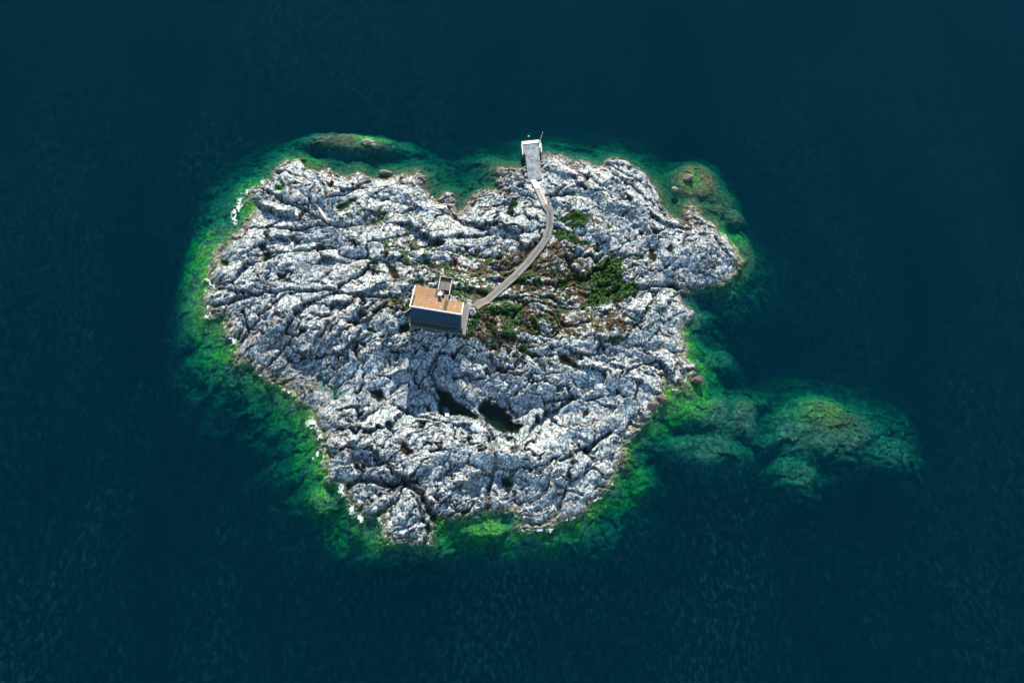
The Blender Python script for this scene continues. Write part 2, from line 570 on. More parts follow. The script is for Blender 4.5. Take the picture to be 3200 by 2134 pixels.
# --- long fractures seen in the photograph
CRACKS = [
    (Z(500, 850, K, [(540, 150), (700, 182), (850, 188), (960, 175), (1150, 165), (1350, 172), (1500, 160), (1700, 200), (1900, 212), (2110, 215)]), .9, .45),
    (Z(500, 850, K, [(470, 295), (600, 272), (750, 212), (850, 188)]), .9, .5),
    (Z(500, 850, K, [(735, 340), (765, 420), (780, 540)]), .7, .4), (Z(500, 850, K, [(1030, 200), (1030, 350)]), .6, .3),
    (Z(500, 850, K, [(1240, 440), (1190, 560), (1100, 700), (1000, 800), (900, 880)]), .8, .4),
    (Z(850, 1200, K, [(670, 910), (760, 850), (900, 860), (1000, 885), (1150, 850), (1220, 890), (1290, 960), (1370, 1070), (1430, 1200)]), 1.6, .8),
    (Z(850, 1200, K, [(1060, 1040), (1000, 1110), (900, 1190)]), 1.0, .6),
    (Z(850, 1200, K, [(1230, 980), (1300, 1080), (1340, 1200), (1400, 1300)]), .9, .4),
    (Z(1450, 1200, K, [(205, 1120), (210, 950), (270, 830), (290, 700), (245, 600), (240, 480)]), 1.0, .5),
    (Z(1450, 1200, K, [(860, 680), (1000, 600), (1150, 530), (1220, 470), (1300, 425)]), .8, .4),
    (Z(1450, 1200, K, [(300, 740), (500, 750), (720, 700), (860, 640)]), .6, .3),
    (Z(1450, 1200, K, [(1050, 1000), (950, 960), (800, 900)]), .6, .3),
    (Z(1250, 400, K, [(430, 700), (560, 850), (760, 890), (900, 912), (1040, 935)]), .8, .35),
    (Z(1250, 400, K, [(950, 600), (1060, 595), (1220, 640), (1330, 590), (1500, 590), (1640, 610)]), .8, .35),
    (Z(1250, 400, K, [(1480, 500), (1400, 580), (1330, 640), (1320, 700)]), 1.0, .5), (Z(1250, 400, K, [(1690, 400), (1650, 480), (1660, 530)]), .9, .45),
    (Z(1700, 450, K, [(940, 400), (1000, 520), (1050, 600)]), .6, .3), (Z(1700, 450, K, [(1530, 830), (1600, 940), (1660, 1000)]), 1.0, .4),
    (Z(1700, 450, K, [(850, 1290), (1000, 1270), (1150, 1262), (1190, 1290)]), 1.6, .7), (Z(1700, 450, K, [(540, 190), (700, 260), (860, 340)]), .7, .35),
    (Z(500, 350, K, [(900, 680), (1100, 790), (1300, 880), (1450, 960), (1500, 985)]), 1.0, .45), (Z(500, 350, K, [(1250, 640), (1150, 640), (1160, 740)]), .7, .35),
    (Z(500, 350, K, [(950, 720), (1200, 860), (1400, 960)]), .7, .35), (Z(500, 350, K, [(880, 1030), (1230, 1050), (1420, 1000), (1650, 1020), (1900, 1000)]), .7, .35),
    (Z(500, 350, K, [(780, 1290), (1000, 1250), (1330, 1250), (1600, 1200)]), .9, .4), (Z(500, 350, K, [(1430, 630), (1480, 760), (1640, 740), (1870, 620)]), .9, .45),
    (Z(1250, 900, K, [(1300, 1000), (1420, 985), (1560, 975), (1680, 1005), (1800, 960)]), .9, .4), (Z(1250, 900, K, [(260, 760), (330, 860), (450, 950)]), 1.2, .6),
    (Z(1250, 900, K, [(100, 380), (250, 375), (330, 360)]), .5, .3), (Z(1250, 900, K, [(430, 400), (420, 500), (300, 640), (250, 730)]), .6, .3),
    (Z(1250, 900, K, [(0, 1060), (150, 1140), (330, 1200), (400, 1210)]), .8, .4), (Z(1250, 900, K, [(780, 1210), (850, 1330), (880, 1420)]), 1.1, .5),
    (Z(1250, 900, K, [(1600, 1450), (1740, 1350), (1880, 1270)]), .8, .35), (Z(1250, 900, K, [(1990, 800), (2100, 700), (2270, 640)]), .6, .3),
    (Z(1250, 900, K, [(1000, 240), (1100, 150), (1250, 130), (1500, 180), (1640, 190)]), .8, .4)]
crack_m = np.zeros(Hh.shape, np.float32)
RIDGES = [(Z(1240, 840, .1403, [(-60, 400), (60, 395), (200, 340), (330, 280), (480, 225)]), 1.1, 1.3), (Z(500, 350, K, [(1180, 690), (1400, 720), (1600, 740)]), .8, 2.6),
          (Z(1250, 900, K, [(640, 1210), (760, 1260)]), .8, 1.8), (Z(1250, 400, K, [(700, 830), (840, 900), (1080, 900), (1200, 850)]), .6, .9),
          (Z(1700, 450, K, [(560, 170), (720, 170), (850, 260), (950, 400), (1040, 570)]), .9, 1.2), (Z(1250, 900, K, [(1500, 720), (1700, 780), (1900, 810)]), .8, 1.3)]


def local(pts, pad):
    xs, ys = [p[0] for p in pts], [p[1] for p in pts]
    i0, i1 = max(0, int((min(xs) - pad - X0) / GS)), min(NX, int((max(xs) + pad - X0) / GS) + 1)
    j0, j1 = max(0, int((min(ys) - pad - Y0) / GS)), min(NY, int((max(ys) + pad - Y0) / GS) + 1)
    return slice(j0, j1), slice(i0, i1)


def height_px(px, py):
    z = 2.0
    for _ in range(6):
        p = at(px, py, z)
        z = float(hgt(p[0], p[1]))
    return max(z, -.2)


def hgt(x, y, arr=None):
    a = base if arr is None else arr
    i = min(max(int((x - X0) / GS), 0), NX - 1); j = min(max(int((y - Y0) / GS), 0), NY - 1)
    return a[j, i]


def ground(px, py, arr=None):
    """world point where the photo's pixel meets the ground"""
    z = 2.0
    for _ in range(7):
        p = at(px, py, z)
        z = max(0.0, float(hgt(p[0], p[1], arr)))
    return at(px, py, z)


for pts, dep, wid in CRACKS + [(p, -d, w_) for p, d, w_ in RIDGES]:
    w = [ground(x, y) for x, y in pts]
    sl = local(w, 3)
    lx, ly = GX[sl] + (wx[sl] - GX[sl]) * .25, GY[sl] + (wy[sl] - GY[sl]) * .25
    d = np.full(lx.shape, 1e9, np.float32)
    for i in range(len(w) - 1):
        ax, ay = w[i][0], w[i][1]; ex, ey = w[i + 1][0] - ax, w[i + 1][1] - ay
        tt = np.clip(((lx - ax) * ex + (ly - ay) * ey) / (ex * ex + ey * ey + 1e-9), 0, 1)
        d = np.minimum(d, (lx - ax - tt * ex) ** 2 + (ly - ay - tt * ey) ** 2)
    d = np.sqrt(d)
    g = 1 - smooth(wid * .25, wid * 1.3, d)
    Hh[sl] -= dep * g * (SD[sl] > .3)
    if dep > 0:
        crack_m[sl] = np.maximum(crack_m[sl], g * .7)

# --- rock pools (photo pixels), depth of the basin, colour of the bottom
POOLS = [
    ("dark", 1.6, Z(1250, 900, K, [(300, 890), (340, 1000), (360, 1080), (335, 1120), (420, 1140), (560, 1140), (640, 1160), (700, 1150), (640, 1090), (560, 1040), (480, 980), (400, 920)])),
    ("dark", 1.6, Z(1250, 900, K, [(760, 1000), (700, 1060), (720, 1130), (800, 1210), (880, 1270), (960, 1280), (1060, 1290), (1100, 1220), (1060, 1200), (1020, 1220), (990, 1140), (960, 1080), (900, 1050), (820, 1020)])),
    ("dark", .8, Z(1250, 900, K, [(1400, 590), (1480, 570), (1560, 640), (1600, 700), (1520, 690), (1430, 650)])),
    ("dark", 1.0, Z(500, 850, K, [(1870, 1050), (1990, 1050), (2010, 1110), (1940, 1160), (1900, 1110)])),
    ("dark", .6, Z(500, 850, K, [(1670, 420), (1760, 410), (1790, 440), (1730, 460)])),
    ("green", .5, Z(500, 850, K, [(1840, 475), (1925, 485), (1920, 515), (1855, 508)])),
    ("brown", .5, Z(850, 1200, K, [(1135, 520), (1190, 530), (1280, 600), (1200, 640), (1150, 580)])),
    ("green", .5, Z(850, 1200, K, [(2045, 815), (2120, 805), (2165, 880), (2100, 905), (2060, 870)])),
    ("green", .6, Z(1250, 400, K, [(1000, 620), (1055, 615), (1050, 680), (1000, 720), (1040, 780), (990, 795), (945, 760), (970, 690)])),
    ("green", .6, Z(500, 350, K, [(1580, 830), (1740, 735), (1790, 745), (1640, 850), (1600, 875)])),
    ("green", .5, Z(500, 350, K, [(915, 1235), (985, 1240), (1000, 1290), (930, 1310)])),
    ("brown", .5, Z(500, 350, K, [(2010, 1340), (2060, 1335), (2110, 1390), (2130, 1480), (2080, 1470), (2030, 1400)])),
    ("brown", .5, Z(1700, 450, K, [(935, 885), (965, 900), (1020, 1020), (980, 1035), (945, 990)])),
    ("brown", .5, Z(1700, 450, K, [(1095, 885), (1155, 890), (1150, 955), (1105, 950)])),
    ("dark", .7, Z(500, 850, K, [(2120, 460), (2230, 450), (2230, 520), (2150, 535)])),
    ("brown", .5, Z(500, 850, K, [(1900, 320), (2045, 235), (2010, 300), (1880, 350)])),
    ("dark", .5, Z(500, 350, K, [(1045, 1445), (1120, 1435), (1125, 1490), (1060, 1492)])),
    ("algae", .4, Z(500, 350, K, [(1025, 640), (1110, 625), (1100, 672), (1040, 684)])),
    ("green", .5, Z(500, 350, K, [(530, 1300), (600, 1310), (612, 1360), (545, 1350)])),
    ("dark", .5, Z(1250, 900, K, [(1620, 1090), (1670, 1085), (1675, 1130), (1630, 1140)])),
    ("dark", .5, Z(1250, 900, K, [(780, 520), (850, 515), (870, 535), (800, 545)])),
]
pool_info = []
pool_m = {k: np.zeros(Hh.shape, np.float32) for k in ("dark", "green", "brown", "algae")}
for kind, dep, pts in POOLS:
    cxp, cyp = np.mean([p[0] for p in pts]), np.mean([p[1] for p in pts])
    gp = ground(cxp, cyp)
    zc = gp[2]
    w = pxw(pts, zc)
    sl = local(w, 4)
    lx, ly = GX[sl] + (wx3[sl] - GX[sl]) * .6, GY[sl] + (wy3[sl] - GY[sl]) * .6
    s = sdf(w, lx, ly)
    s = s - .03 + (fbm(lx * 1.1, ly * 1.1, 990, 3) - .5) * .9
    rim = Hh[sl][(s < -.1) & (s > -.9)]
    zw = max(.1, float(np.percentile(rim, 15)))
    # the rock runs down into the pool, only its lowest gaps are closed
    pull = smooth(-2.6, -.1, s) * .6
    Hh[sl] = np.where(s < 0, Hh[sl] * (1 - pull) + (zw + .1 + (-s) * .3 + (relB + relC)[sl] * .5) * pull, Hh[sl])
    Hh[sl] = np.where((s <= 0) & (s > -1.3), np.maximum(Hh[sl], zw + .03 + np.clip(-s, 0, 1) * .05), Hh[sl])
    Hh[sl] = np.where(s > 0, np.minimum(Hh[sl], zw - .04 - dep * smooth(0, 1.4, s)), Hh[sl])
    pool_m[kind][sl] = np.maximum(pool_m[kind][sl], smooth(-.35, .15, s))
    pool_info.append((kind, zw, w))

# --- plants: where they grow, in photo pixels
SHRUBS = [
    ("dense deep green bush filling the hollow east of the boardwalk", Z(1700, 450, K, [(380, 1150), (480, 1080), (600, 1000), (690, 1020), (680, 1150), (700, 1250), (820, 1260), (820, 1330), (700, 1380), (560, 1430), (420, 1450), (320, 1470), (400, 1380), (470, 1290), (400, 1200)]), .9),
    ("bright green bush on the outer side of the boardwalk bend", Z(1250, 400, K, [(1375, 820), (1550, 760), (1660, 775), (1670, 830), (1630, 900), (1540, 880), (1400, 850)]), .6),
    ("low green bush below the pale ledge right of the boardwalk", Z(1250, 400, K, [(1370, 930), (1450, 910), (1560, 960), (1570, 1010), (1400, 1000)]), .4),
    ("dark green bush growing along the east edge of the cabin terrace", Z(1250, 900, K, [(645, 170), (690, 165), (715, 200), (690, 300), (650, 410), (600, 420), (625, 330), (665, 250)]), .6),
    ("green bush tucked between the slatted enclosure and the boardwalk", Z(1240, 840, .1403, [(1200, 500), (1300, 490), (1350, 400), (1420, 460), (1560, 560), (1500, 610), (1350, 600), (1210, 580)]), .5),
    ("low green bush hugging the outer edge of the long straight boardwalk", Z(1250, 400, K, [(1000, 1310), (1180, 1300), (1230, 1330), (1060, 1360), (990, 1350)]), .35),
    ("small green bush on the rock below the terrace corner", Z(1250, 900, K, [(900, 340), (980, 340), (1020, 420), (920, 430)]), .4),
    ("strip of green bush in the cleft south of the boardwalk start", Z(1250, 900, K, [(700, 165), (850, 170), (1000, 220), (940, 250), (760, 210)]), .4),
]
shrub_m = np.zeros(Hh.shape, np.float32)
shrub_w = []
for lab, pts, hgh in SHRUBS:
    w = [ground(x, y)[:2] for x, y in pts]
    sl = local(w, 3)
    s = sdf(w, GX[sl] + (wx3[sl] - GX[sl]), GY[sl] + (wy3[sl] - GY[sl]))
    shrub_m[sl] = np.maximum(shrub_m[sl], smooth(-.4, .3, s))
    Hh[sl] = np.where(s > 0, Hh[sl] - .35 * smooth(0, 1.2, s), Hh[sl])
    shrub_w.append((lab, w, sl, s, hgh))

heath = blobs([(1600, 850, 190, 70, -25, .95), (1430, 830, 160, 60, -10, .6), (1760, 830, 110, 70, 20, .9), (1700, 1010, 260, 45, 5, .9), (1600, 1080, 170, 45, 15, .75),
               (1900, 1020, 130, 40, -20, .5), (1830, 700, 90, 50, 20, .55), (1850, 900, 120, 60, 0, .9), (1300, 800, 150, 60, 0, .3), (1200, 700, 180, 60, 0, .25), (1480, 1030, 90, 60, 0, .5),
               (1230, 940, 110, 30, 0, .4), (2000, 830, 90, 60, 20, .3), (1450, 930, 100, 60, 0, .4), (1660, 960, 200, 60, 0, .5)], PX, PY)
low = smooth(.1, -.5, relA + relB * 1.5)           # plants settle in the low ground between the blocks
hn = fbm(GX * .5, GY * .5, 61, 3, .6) * .35 + fbm(GX * 1.7, GY * 1.9, 62, 3, .6) * .65
heath = np.clip(heath, 0, 1.1)
heath_m = smooth(.53, .69, heath * .56 + low * .24 + (hn - .5) * 1.8 + .02) * (heath > .08) * (SD > 4)
green_n = fbm(GX * .35 + 9, GY * .35, 66, 4)
green_m = heath_m * smooth(.60, .68, green_n)
green_m = np.maximum(green_m, smooth(.62, .7, fbm(GX * .6, GY * .6, 67, 4) + heath * .08) * low * (SD > 6) * (heath > .12))

# --- level ground under the cabin, and keep the walkway clear
print("grid", NX, NY, NX * NY)
ZB = float(ground(1360, 1000)[2]) + .5
HB = [at(1280, 998.5, ZB), at(1435, 1023.8, ZB)]


def solve_top(px, py, xy):
    zs = np.linspace(ZB, ZB + 9, 400)
    ys = [abs(proj(xy[0], xy[1], z)[1] - py) for z in zs]
    return float(zs[int(np.argmin(ys))])


ZT = .5 * (solve_top(1282, 955, HB[0]) + solve_top(1440.6, 983.1, HB[1]))
print("cabin base z", ZB, "top z", ZT, "height", ZT - ZB)
U = HB[1] - HB[0]; UL = float(np.linalg.norm(U)); U = U / UL
V = np.array([-U[1], U[0], 0.0])
UPV = np.array([0, 0, 1.0])


def uv(px, py, z):
    p = at(px, py, z) - HB[0]
    return float(np.dot(p, U)), float(np.dot(p, V))


def hl(u, v, z=0.0):
    return HB[0] + U * u + V * v + UPV * z


ZN = ZB + 2.5
print("length", UL, "NE eave uv", uv(1447.9, 945.2, ZN), "NW ext uv", uv(1296.8, 893, ZN), "ext right", uv(1373.3, 906, ZN), "step left", uv(1292.6, 918.6, ZN),
      "deck SW", uv(1282, 1016, ZB), "deck SE", uv(1452.6, 1045.5, ZB), "deck NE", uv(1466.6, 950.8, ZB), "encl", [uv(x, y, ZB) for x, y in ((1375, 870), (1412, 873), (1406, 926))])
for (u0, u1, v0, v1) in ((-1.2, UL + 3.2, -3.2, 9.0),):
    lu = (GX - HB[0][0]) * U[0] + (GY - HB[0][1]) * U[1]
    lv = (GX - HB[0][0]) * V[0] + (GY - HB[0][1]) * V[1]
    ins = smooth(u0 - 1.5, u0, lu) * smooth(u1 + 1.5, u1, lu) * smooth(v0 - 1.5, v0, lv) * smooth(v1 + 1.5, v1, lv)
    Hh = Hh * (1 - ins) + np.minimum(Hh, ZB - .45 + (Hh - base) * .25) * ins

WALK = [(1668, 567), (1681, 590), (1703, 640), (1718, 660), (1719, 705), (1708, 742), (1688, 772), (1651, 818), (1606, 865), (1560, 905), (1523, 937), (1502, 945), (1483, 947), (1447, 945)]
walk_w = []
for i, (x, y) in enumerate(WALK):
    g = ground(x, y)
    z = g[2] + .35
    walk_w.append([x, y, z])
zs = np.array([p[2] for p in walk_w])
for _ in range(3):
    zs[1:-1] = (zs[:-2] + zs[1:-1] * 2 + zs[2:]) / 4
zs[-1] = zs[-2] = ZB
zs[0] = 1.35
zs = np.maximum(zs, 1.3)
walk_p = [at(x, y, z) for (x, y, _), z in zip(walk_w, zs)]
for i in range(len(walk_p) - 1):
    a, b = walk_p[i], walk_p[i + 1]
    sl = local([a, b], 3)
    ex, ey = b[0] - a[0], b[1] - a[1]
    tt = np.clip(((GX[sl] - a[0]) * ex + (GY[sl] - a[1]) * ey) / (ex * ex + ey * ey), 0, 1)
    d = np.sqrt((GX[sl] - a[0] - tt * ex) ** 2 + (GY[sl] - a[1] - tt * ey) ** 2)
    z = a[2] + tt * (b[2] - a[2]) - .3
    g = smooth(2.4, 1.0, d)
    Hh[sl] = Hh[sl] * (1 - g) + np.minimum(Hh[sl], z) * g
# the jetty's footprint
JZ = 1.2
JP = {k: at(x, y, JZ) for k, (x, y) in dict(nw=(1629, 447), ne=(1689, 439), se=(1693, 477), sw=(1634, 483), b0=(1642, 482), b1=(1685, 476), c0=(1651.5, 571), c1=(1694, 560)).items()}
jp = [JP["nw"], JP["ne"], JP["c1"], JP["c0"]]
sl = local(jp, 4)
s = sdf([q[:2] for q in jp], GX[sl], GY[sl])
Hh[sl] = np.where(s > -.4, np.minimum(Hh[sl], JZ - .5), Hh[sl])

# smooth the last grid-size spikes a little
Hs = Hh.copy()
Hs[1:-1, 1:-1] = (Hh[1:-1, 1:-1] * 4 + Hh[:-2, 1:-1] + Hh[2:, 1:-1] + Hh[1:-1, :-2] + Hh[1:-1, 2:]) / 8
Hh = Hs
edge = np.minimum(np.minimum(np.arange(NX)[None, :], NX - 1 - np.arange(NX)[None, :]), np.minimum(np.arange(NY)[:, None], NY - 1 - np.arange(NY)[:, None])) * GS
Hh = Hh * smooth(0, 11, edge) + DEEP * (1 - smooth(0, 11, edge))

# --- masks handed to the material
zone = lambda l: np.clip(blobs(l, PX, PY), 0, 1)
alg = zone([(640, 820, 90, 110, 0, 1.2), (690, 1010, 90, 130, 0, 1.1), (900, 1210, 120, 90, 40, .9), (1010, 1430, 90, 160, -10, 1.1), (1130, 1620, 130, 90, 20, 1.2), (1500, 1640, 190, 70, 0, 1.2),
            (1760, 1620, 140, 60, -30, 1.1), (1930, 1480, 90, 110, -60, 1.2), (2110, 1240, 140, 80, -30, 1.3), (2150, 1080, 60, 80, 0, .6), (2300, 800, 25, 70, -10, .8), (2260, 740, 60, 40, 0, .9),
            (800, 570, 60, 40, -40, .6), (940, 500, 70, 30, 0, .8), (1160, 425, 60, 25, 0, .8), (2165, 560, 30, 30, 0, .9), (2560, 1270, 110, 60, 0, .45), (780, 640, 60, 60, 0, .7), (1500, 610, 60, 30, 0, .2), (2250, 880, 80, 30, 0, .6)])
kelp = zone([(1300, 580, 200, 80, 10, 1), (1450, 600, 150, 90, 0, 1), (1620, 510, 130, 50, 0, .9), (1970, 520, 120, 50, 20, .9), (2190, 590, 150, 120, 20, 1.2), (2310, 720, 80, 130, 0, 1.1), (1090, 430, 150, 35, 0, .45),
             (1040, 530, 150, 40, 10, .8), (2400, 1280, 60, 50, 0, .4), (2620, 1300, 90, 60, 0, .7), (2330, 1240, 60, 40, 0, .5), (1960, 1440, 50, 80, -60, .6)])
shade_n = fbm(GX * .13, GY * .13, 81, 5)
dark_zone = zone([(990, 1230, 190, 75, 28, 1), (800, 1090, 110, 90, 30, .75), (1000, 1330, 60, 50, 0, .7), (700, 790, 70, 80, -30, .7), (1450, 1180, 130, 50, 10, .55), (1300, 1090, 70, 60, 0, .4), (1250, 1540, 130, 40, 10, .5),
            (1330, 1200, 80, 60, 0, .5), (1640, 1530, 150, 60, 20, .45), (2200, 850, 90, 30, -15, .5), (760, 640, 60, 40, -40, .6)])
patch = fbm(wx * .35, wy * .35, 84, 5, .6)
cav = np.clip((1 - smooth(0, .12, B[1])) * .8 + (1 - smooth(0, .09, A[1])) * 1.1 + (1 - smooth(0, .16, C[1])) * (.25 + .5 * rough_mask) + crack_m, 0, 1)
shore = np.exp(-np.clip(Hh, 0, 9) / .35) * (Hh > 0) * smooth(7, 0, np.abs(SD))

verts = np.stack([GX, GY, Hh], -1).reshape(-1, 3).astype(np.float32)
idx = np.arange(NX * NY).reshape(NY, NX)
quads = np.stack([idx[:-1, :-1], idx[:-1, 1:], idx[1:, 1:], idx[1:, :-1]], -1).reshape(-1, 4)
qz = Hh.reshape(-1)[quads].max(1)
inland = SD.reshape(-1)[quads].max(1) > 4
is_land = (qz > -.05) | inland
att = {
    "growth": np.stack([np.clip(shrub_m, 0, 1), green_m, heath_m, np.ones_like(heath_m)], -1),
    "shore": np.stack([shore, alg, kelp, np.ones_like(heath_m)], -1),
    "stone": np.stack([cav, shade_n, patch, dark_zone * smooth(.3, .62, patch * .5 + shade_n * .5 + .05)], -1),
    "pool": np.stack([pool_m["dark"], pool_m["green"], pool_m["brown"], pool_m["algae"]], -1),
}
att = {k: v.reshape(-1, 4).astype(np.float32) for k, v in att.items()}


def sheet(name, q, mat):
    used = np.unique(q)
    remap = np.zeros(NX * NY, np.int32); remap[used] = np.arange(len(used))
    v = verts[used]; f = remap[q]
    me = bpy.data.meshes.new(name)
    me.vertices.add(len(v)); me.vertices.foreach_set("co", v.ravel())
    me.loops.add(f.size); me.loops.foreach_set("vertex_index", f.ravel().astype(np.int32))
    me.polygons.add(len(f)); me.polygons.foreach_set("loop_start", np.arange(0, f.size, 4, dtype=np.int32))
    me.polygons.foreach_set("use_smooth", np.ones(len(f), bool))
    me.update(calc_edges=True)
    for k, a in att.items():
        at_ = me.attributes.new(k, 'FLOAT_COLOR', 'POINT')
        at_.data.foreach_set("color", a[used].ravel())
    o = link(name, me, mat)
    tag(o, kind="structure")
    return o


# ------------------------------------------------------------------ rock and sea bed material
def rock_material(name, seabed=False):
    t = NT(name)
    pos = t.coord()

    def attr(n):
        nd = t.n("ShaderNodeAttribute", attribute_name=n)
        sp = t.n("ShaderNodeSeparateColor")
        t.l(nd.outputs["Color"], sp.inputs[0])
        return sp.outputs[0], sp.outputs[1], sp.outputs[2], nd.outputs["Alpha"]
    shrub, green, hea, _ = attr("growth")
    shr, al, ke, _ = attr("shore")
    cv, shn, pat, dark_zone = attr("stone")
    pd, pg, pb, pa = attr("pool")
    z = t.n("ShaderNodeSeparateXYZ"); t.l(pos, z.inputs[0]); z = z.outputs[2]
    n1 = t.noise(.55, 6, .65, dist=.6)
    n2 = t.noise(3.2, 6, .7)
    n3 = t.noise(11.0, 3, .7)
    col = t.ramp(n1, [(.30, (.13, .23, .28)), (.44, (.33, .47, .51)), (.57, (.60, .68, .66)), (.72, (.70, .60, .50))])
    col = t.mix(t.mr(pat, .35, .7), col, (.48, .58, .60))
    # black and grey lichen crusts
    li = t.ramp(n2, [(.45, (1, 1, 1)), (.58, (.60, .62, .64)), (.68, (.18, .19, .21))])
    col = t.mix(.85, col, li, 'MULTIPLY')
    sp = t.ramp(n3, [(.36, (.45, .45, .47)), (.48, (1, 1, 1))])
    col = t.mix(.6, col, sp, 'MULTIPLY')
    och = t.mr(t.noise(.35, 6, .6, t.mapping((1, 1, 1), 1.0)), .54, .72)
    col = t.mix(t.math('MULTIPLY', och, .55), col, (.60, .45, .34))
    gli = t.mr(t.noise(1.3, 5, .7, t.mapping((1.3, 1, 1), 2.0)), .60, .72)
    col = t.mix(t.math('MULTIPLY', gli, .30), col, (.30, .36, .20))
    col = t.mix(t.math('MULTIPLY', dark_zone, .62), col, (.10, .125, .14))  # broad patches of darker blue-grey rock
    # soil and black growth in the joints, with crevice shade painted in
    col = t.mix(t.math('MULTIPLY', cv, .93), col, (.024, .030, .032))
    # heath, moss
    hc = t.ramp(t.noise(4.0, 4, .7), [(.35, (.02, .022, .010)), (.47, (.07, .045, .022)), (.58, (.14, .09, .045)), (.68, (.42, .40, .37))])
    col = t.mix(hea, col, hc)
    gc = t.ramp(t.noise(5.0, 4, .7), [(.35, (.006, .03, .006)), (.55, (.02, .085, .01)), (.7, (.07, .16, .015))])
    col = t.mix(green, col, gc)
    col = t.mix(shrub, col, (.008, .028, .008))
    # the tide line: dark wet rock, then weed
    wet = t.mr(t.math('ADD', z, t.mr(n1, .3, .7, -.25, .25)), 1.0, .25)
    shoreish = t.mr(shr, 0.02, .35)
    k = t.math('MULTIPLY', wet, shoreish)
    wc = t.mix(t.mr(al, .15, .7), (.15, .125, .10), (.10, .12, .04))
    col = t.mix(t.math('MULTIPLY', k, .85), col, wc)
    algc = t.ramp(t.noise(1.6, 6, .75, dist=.8), [(.32, (.01, .035, .006)), (.47, (.045, .15, .02)), (.60, (.16, .32, .03)), (.74, (.45, .42, .10))])
    klc = t.ramp(t.noise(1.1, 6, .75, dist=1.2), [(.3, (.02, .018, .010)), (.46, (.09, .06, .03)), (.60, (.21, .12, .06)), (.75, (.12, .14, .06))])
    bare = t.ramp(t.noise(.5, 6, .75, dist=1.5), [(.34, (.01, .015, .015)), (.46, (.045, .055, .042)), (.57, (.12, .12, .09)), (.70, (.25, .23, .17))])
    under = t.mix(t.mr(ke, .15, .6), bare, klc)
    under = t.mix(t.math('MULTIPLY', t.mr(al, .1, .6), t.mr(t.noise(.35, 4, .6), .35, .55)), under, algc)
    under = t.mix(t.math('MULTIPLY', cv, .6), under, (.01, .014, .01))
    uw = t.mr(z, .16, .0)
    # below the level of the tide only near the shore, pools on the land keep their own bottom
    land_side = t.mr(z, -.1, -.9)
    ufac = t.math('MAXIMUM', t.math('MULTIPLY', uw, t.mr(shr, .3, .6)), land_side) if not seabed else t.math('MAXIMUM', uw, 0.0)
    col = t.mix(ufac, col, under)
    col = t.mix(pd, col, t.ramp(n2, [(.3, (.008, .010, .008)), (.7, (.05, .045, .025))]))
    col = t.mix(pg, col, t.ramp(n2, [(.3, (.008, .03, .006)), (.7, (.05, .11, .015))]))
    col = t.mix(pb, col, t.ramp(n2, [(.3, (.05, .028, .012)), (.7, (.13, .075, .03))]))
    col = t.mix(pa, col, t.ramp(n2, [(.3, (.02, .16, .01)), (.7, (.09, .42, .02))]))
    # fine relief
    vo = t.n("ShaderNodeTexVoronoi", feature='DISTANCE_TO_EDGE')
    vo.inputs["Scale"].default_value = 1.25
    t.l(t.mapping((1.0, 1.7, 1.0), -.2, t.n("ShaderNodeVectorMath", operation='ADD').outputs[0]), vo.inputs["Vector"])
    va = vo.inputs["Vector"].links[0].from_node.inputs["Vector"].links[0].from_node
    t.l(pos, va.inputs[0])
    wv = t.n("ShaderNodeVectorMath", operation='SCALE'); t.l(t.noise(.8, 5, .65, out="Color"), wv.inputs[0]); wv.inputs[3].default_value = 2.4
    t.l(wv.outputs[0], va.inputs[1])
    ed = t.mr(vo.outputs[0], .01, .12)
    vo2 = t.n("ShaderNodeTexVoronoi", feature='DISTANCE_TO_EDGE')
    vo2.inputs["Scale"].default_value = .8
    t.l(t.mapping((1.3, .6, 1.0), .5, va.outputs[0]), vo2.inputs["Vector"])
    ed2 = t.mr(vo2.outputs[0], .01, .085)
    nb = t.bump(ed, .7, .10)
    nb = t.bump(ed2, .8, .16, nb)
    nb = t.bump(t.noise(2.6, 6, .6), .6, .14, nb)
    nb = t.bump(t.noise(13, 4, .75), .5, .05, nb)
    nocrack = t.math('SUBTRACT', 1.0, t.mr(z, -.05, -.3))
    where = t.mr(t.noise(.45, 4, .6), .42, .60)
    col = t.mix(t.math('MULTIPLY', t.math('MULTIPLY', t.mr(ed, 1, 0, 0, .62), nocrack), where), col, (.03, .036, .042))
    col = t.mix(t.math('MULTIPLY', t.mr(ed2, 1, 0, 0, .8), nocrack), col, (.02, .025, .03))
    col = t.mix(t.mr(z, -5.0, -11.0), col, (.03, .035, .03))
    rough = t.mr(k, 0, 1, .85, .35)
    t.bsdf(col, rough, .25, nb)
    return t.m


M_ROCK = rock_material("weathered_gneiss")
M_BED = rock_material("weedy_sea_bed", True)
sheet("island_rock", quads[is_land], M_ROCK)
sheet("seabed", quads[~is_land], M_BED)
mb = MB()
mb.v = [(-2500, -2500, DEEP - .4), (2500, -2500, DEEP - .4), (2500, 2500, DEEP - .4), (-2500, 2500, DEEP - .4)]; mb.f = [(0, 1, 2, 3)]
tag(mb.build("deep_seabed", simple_mat("deep_silt", (.03, .035, .03))), kind="structure")

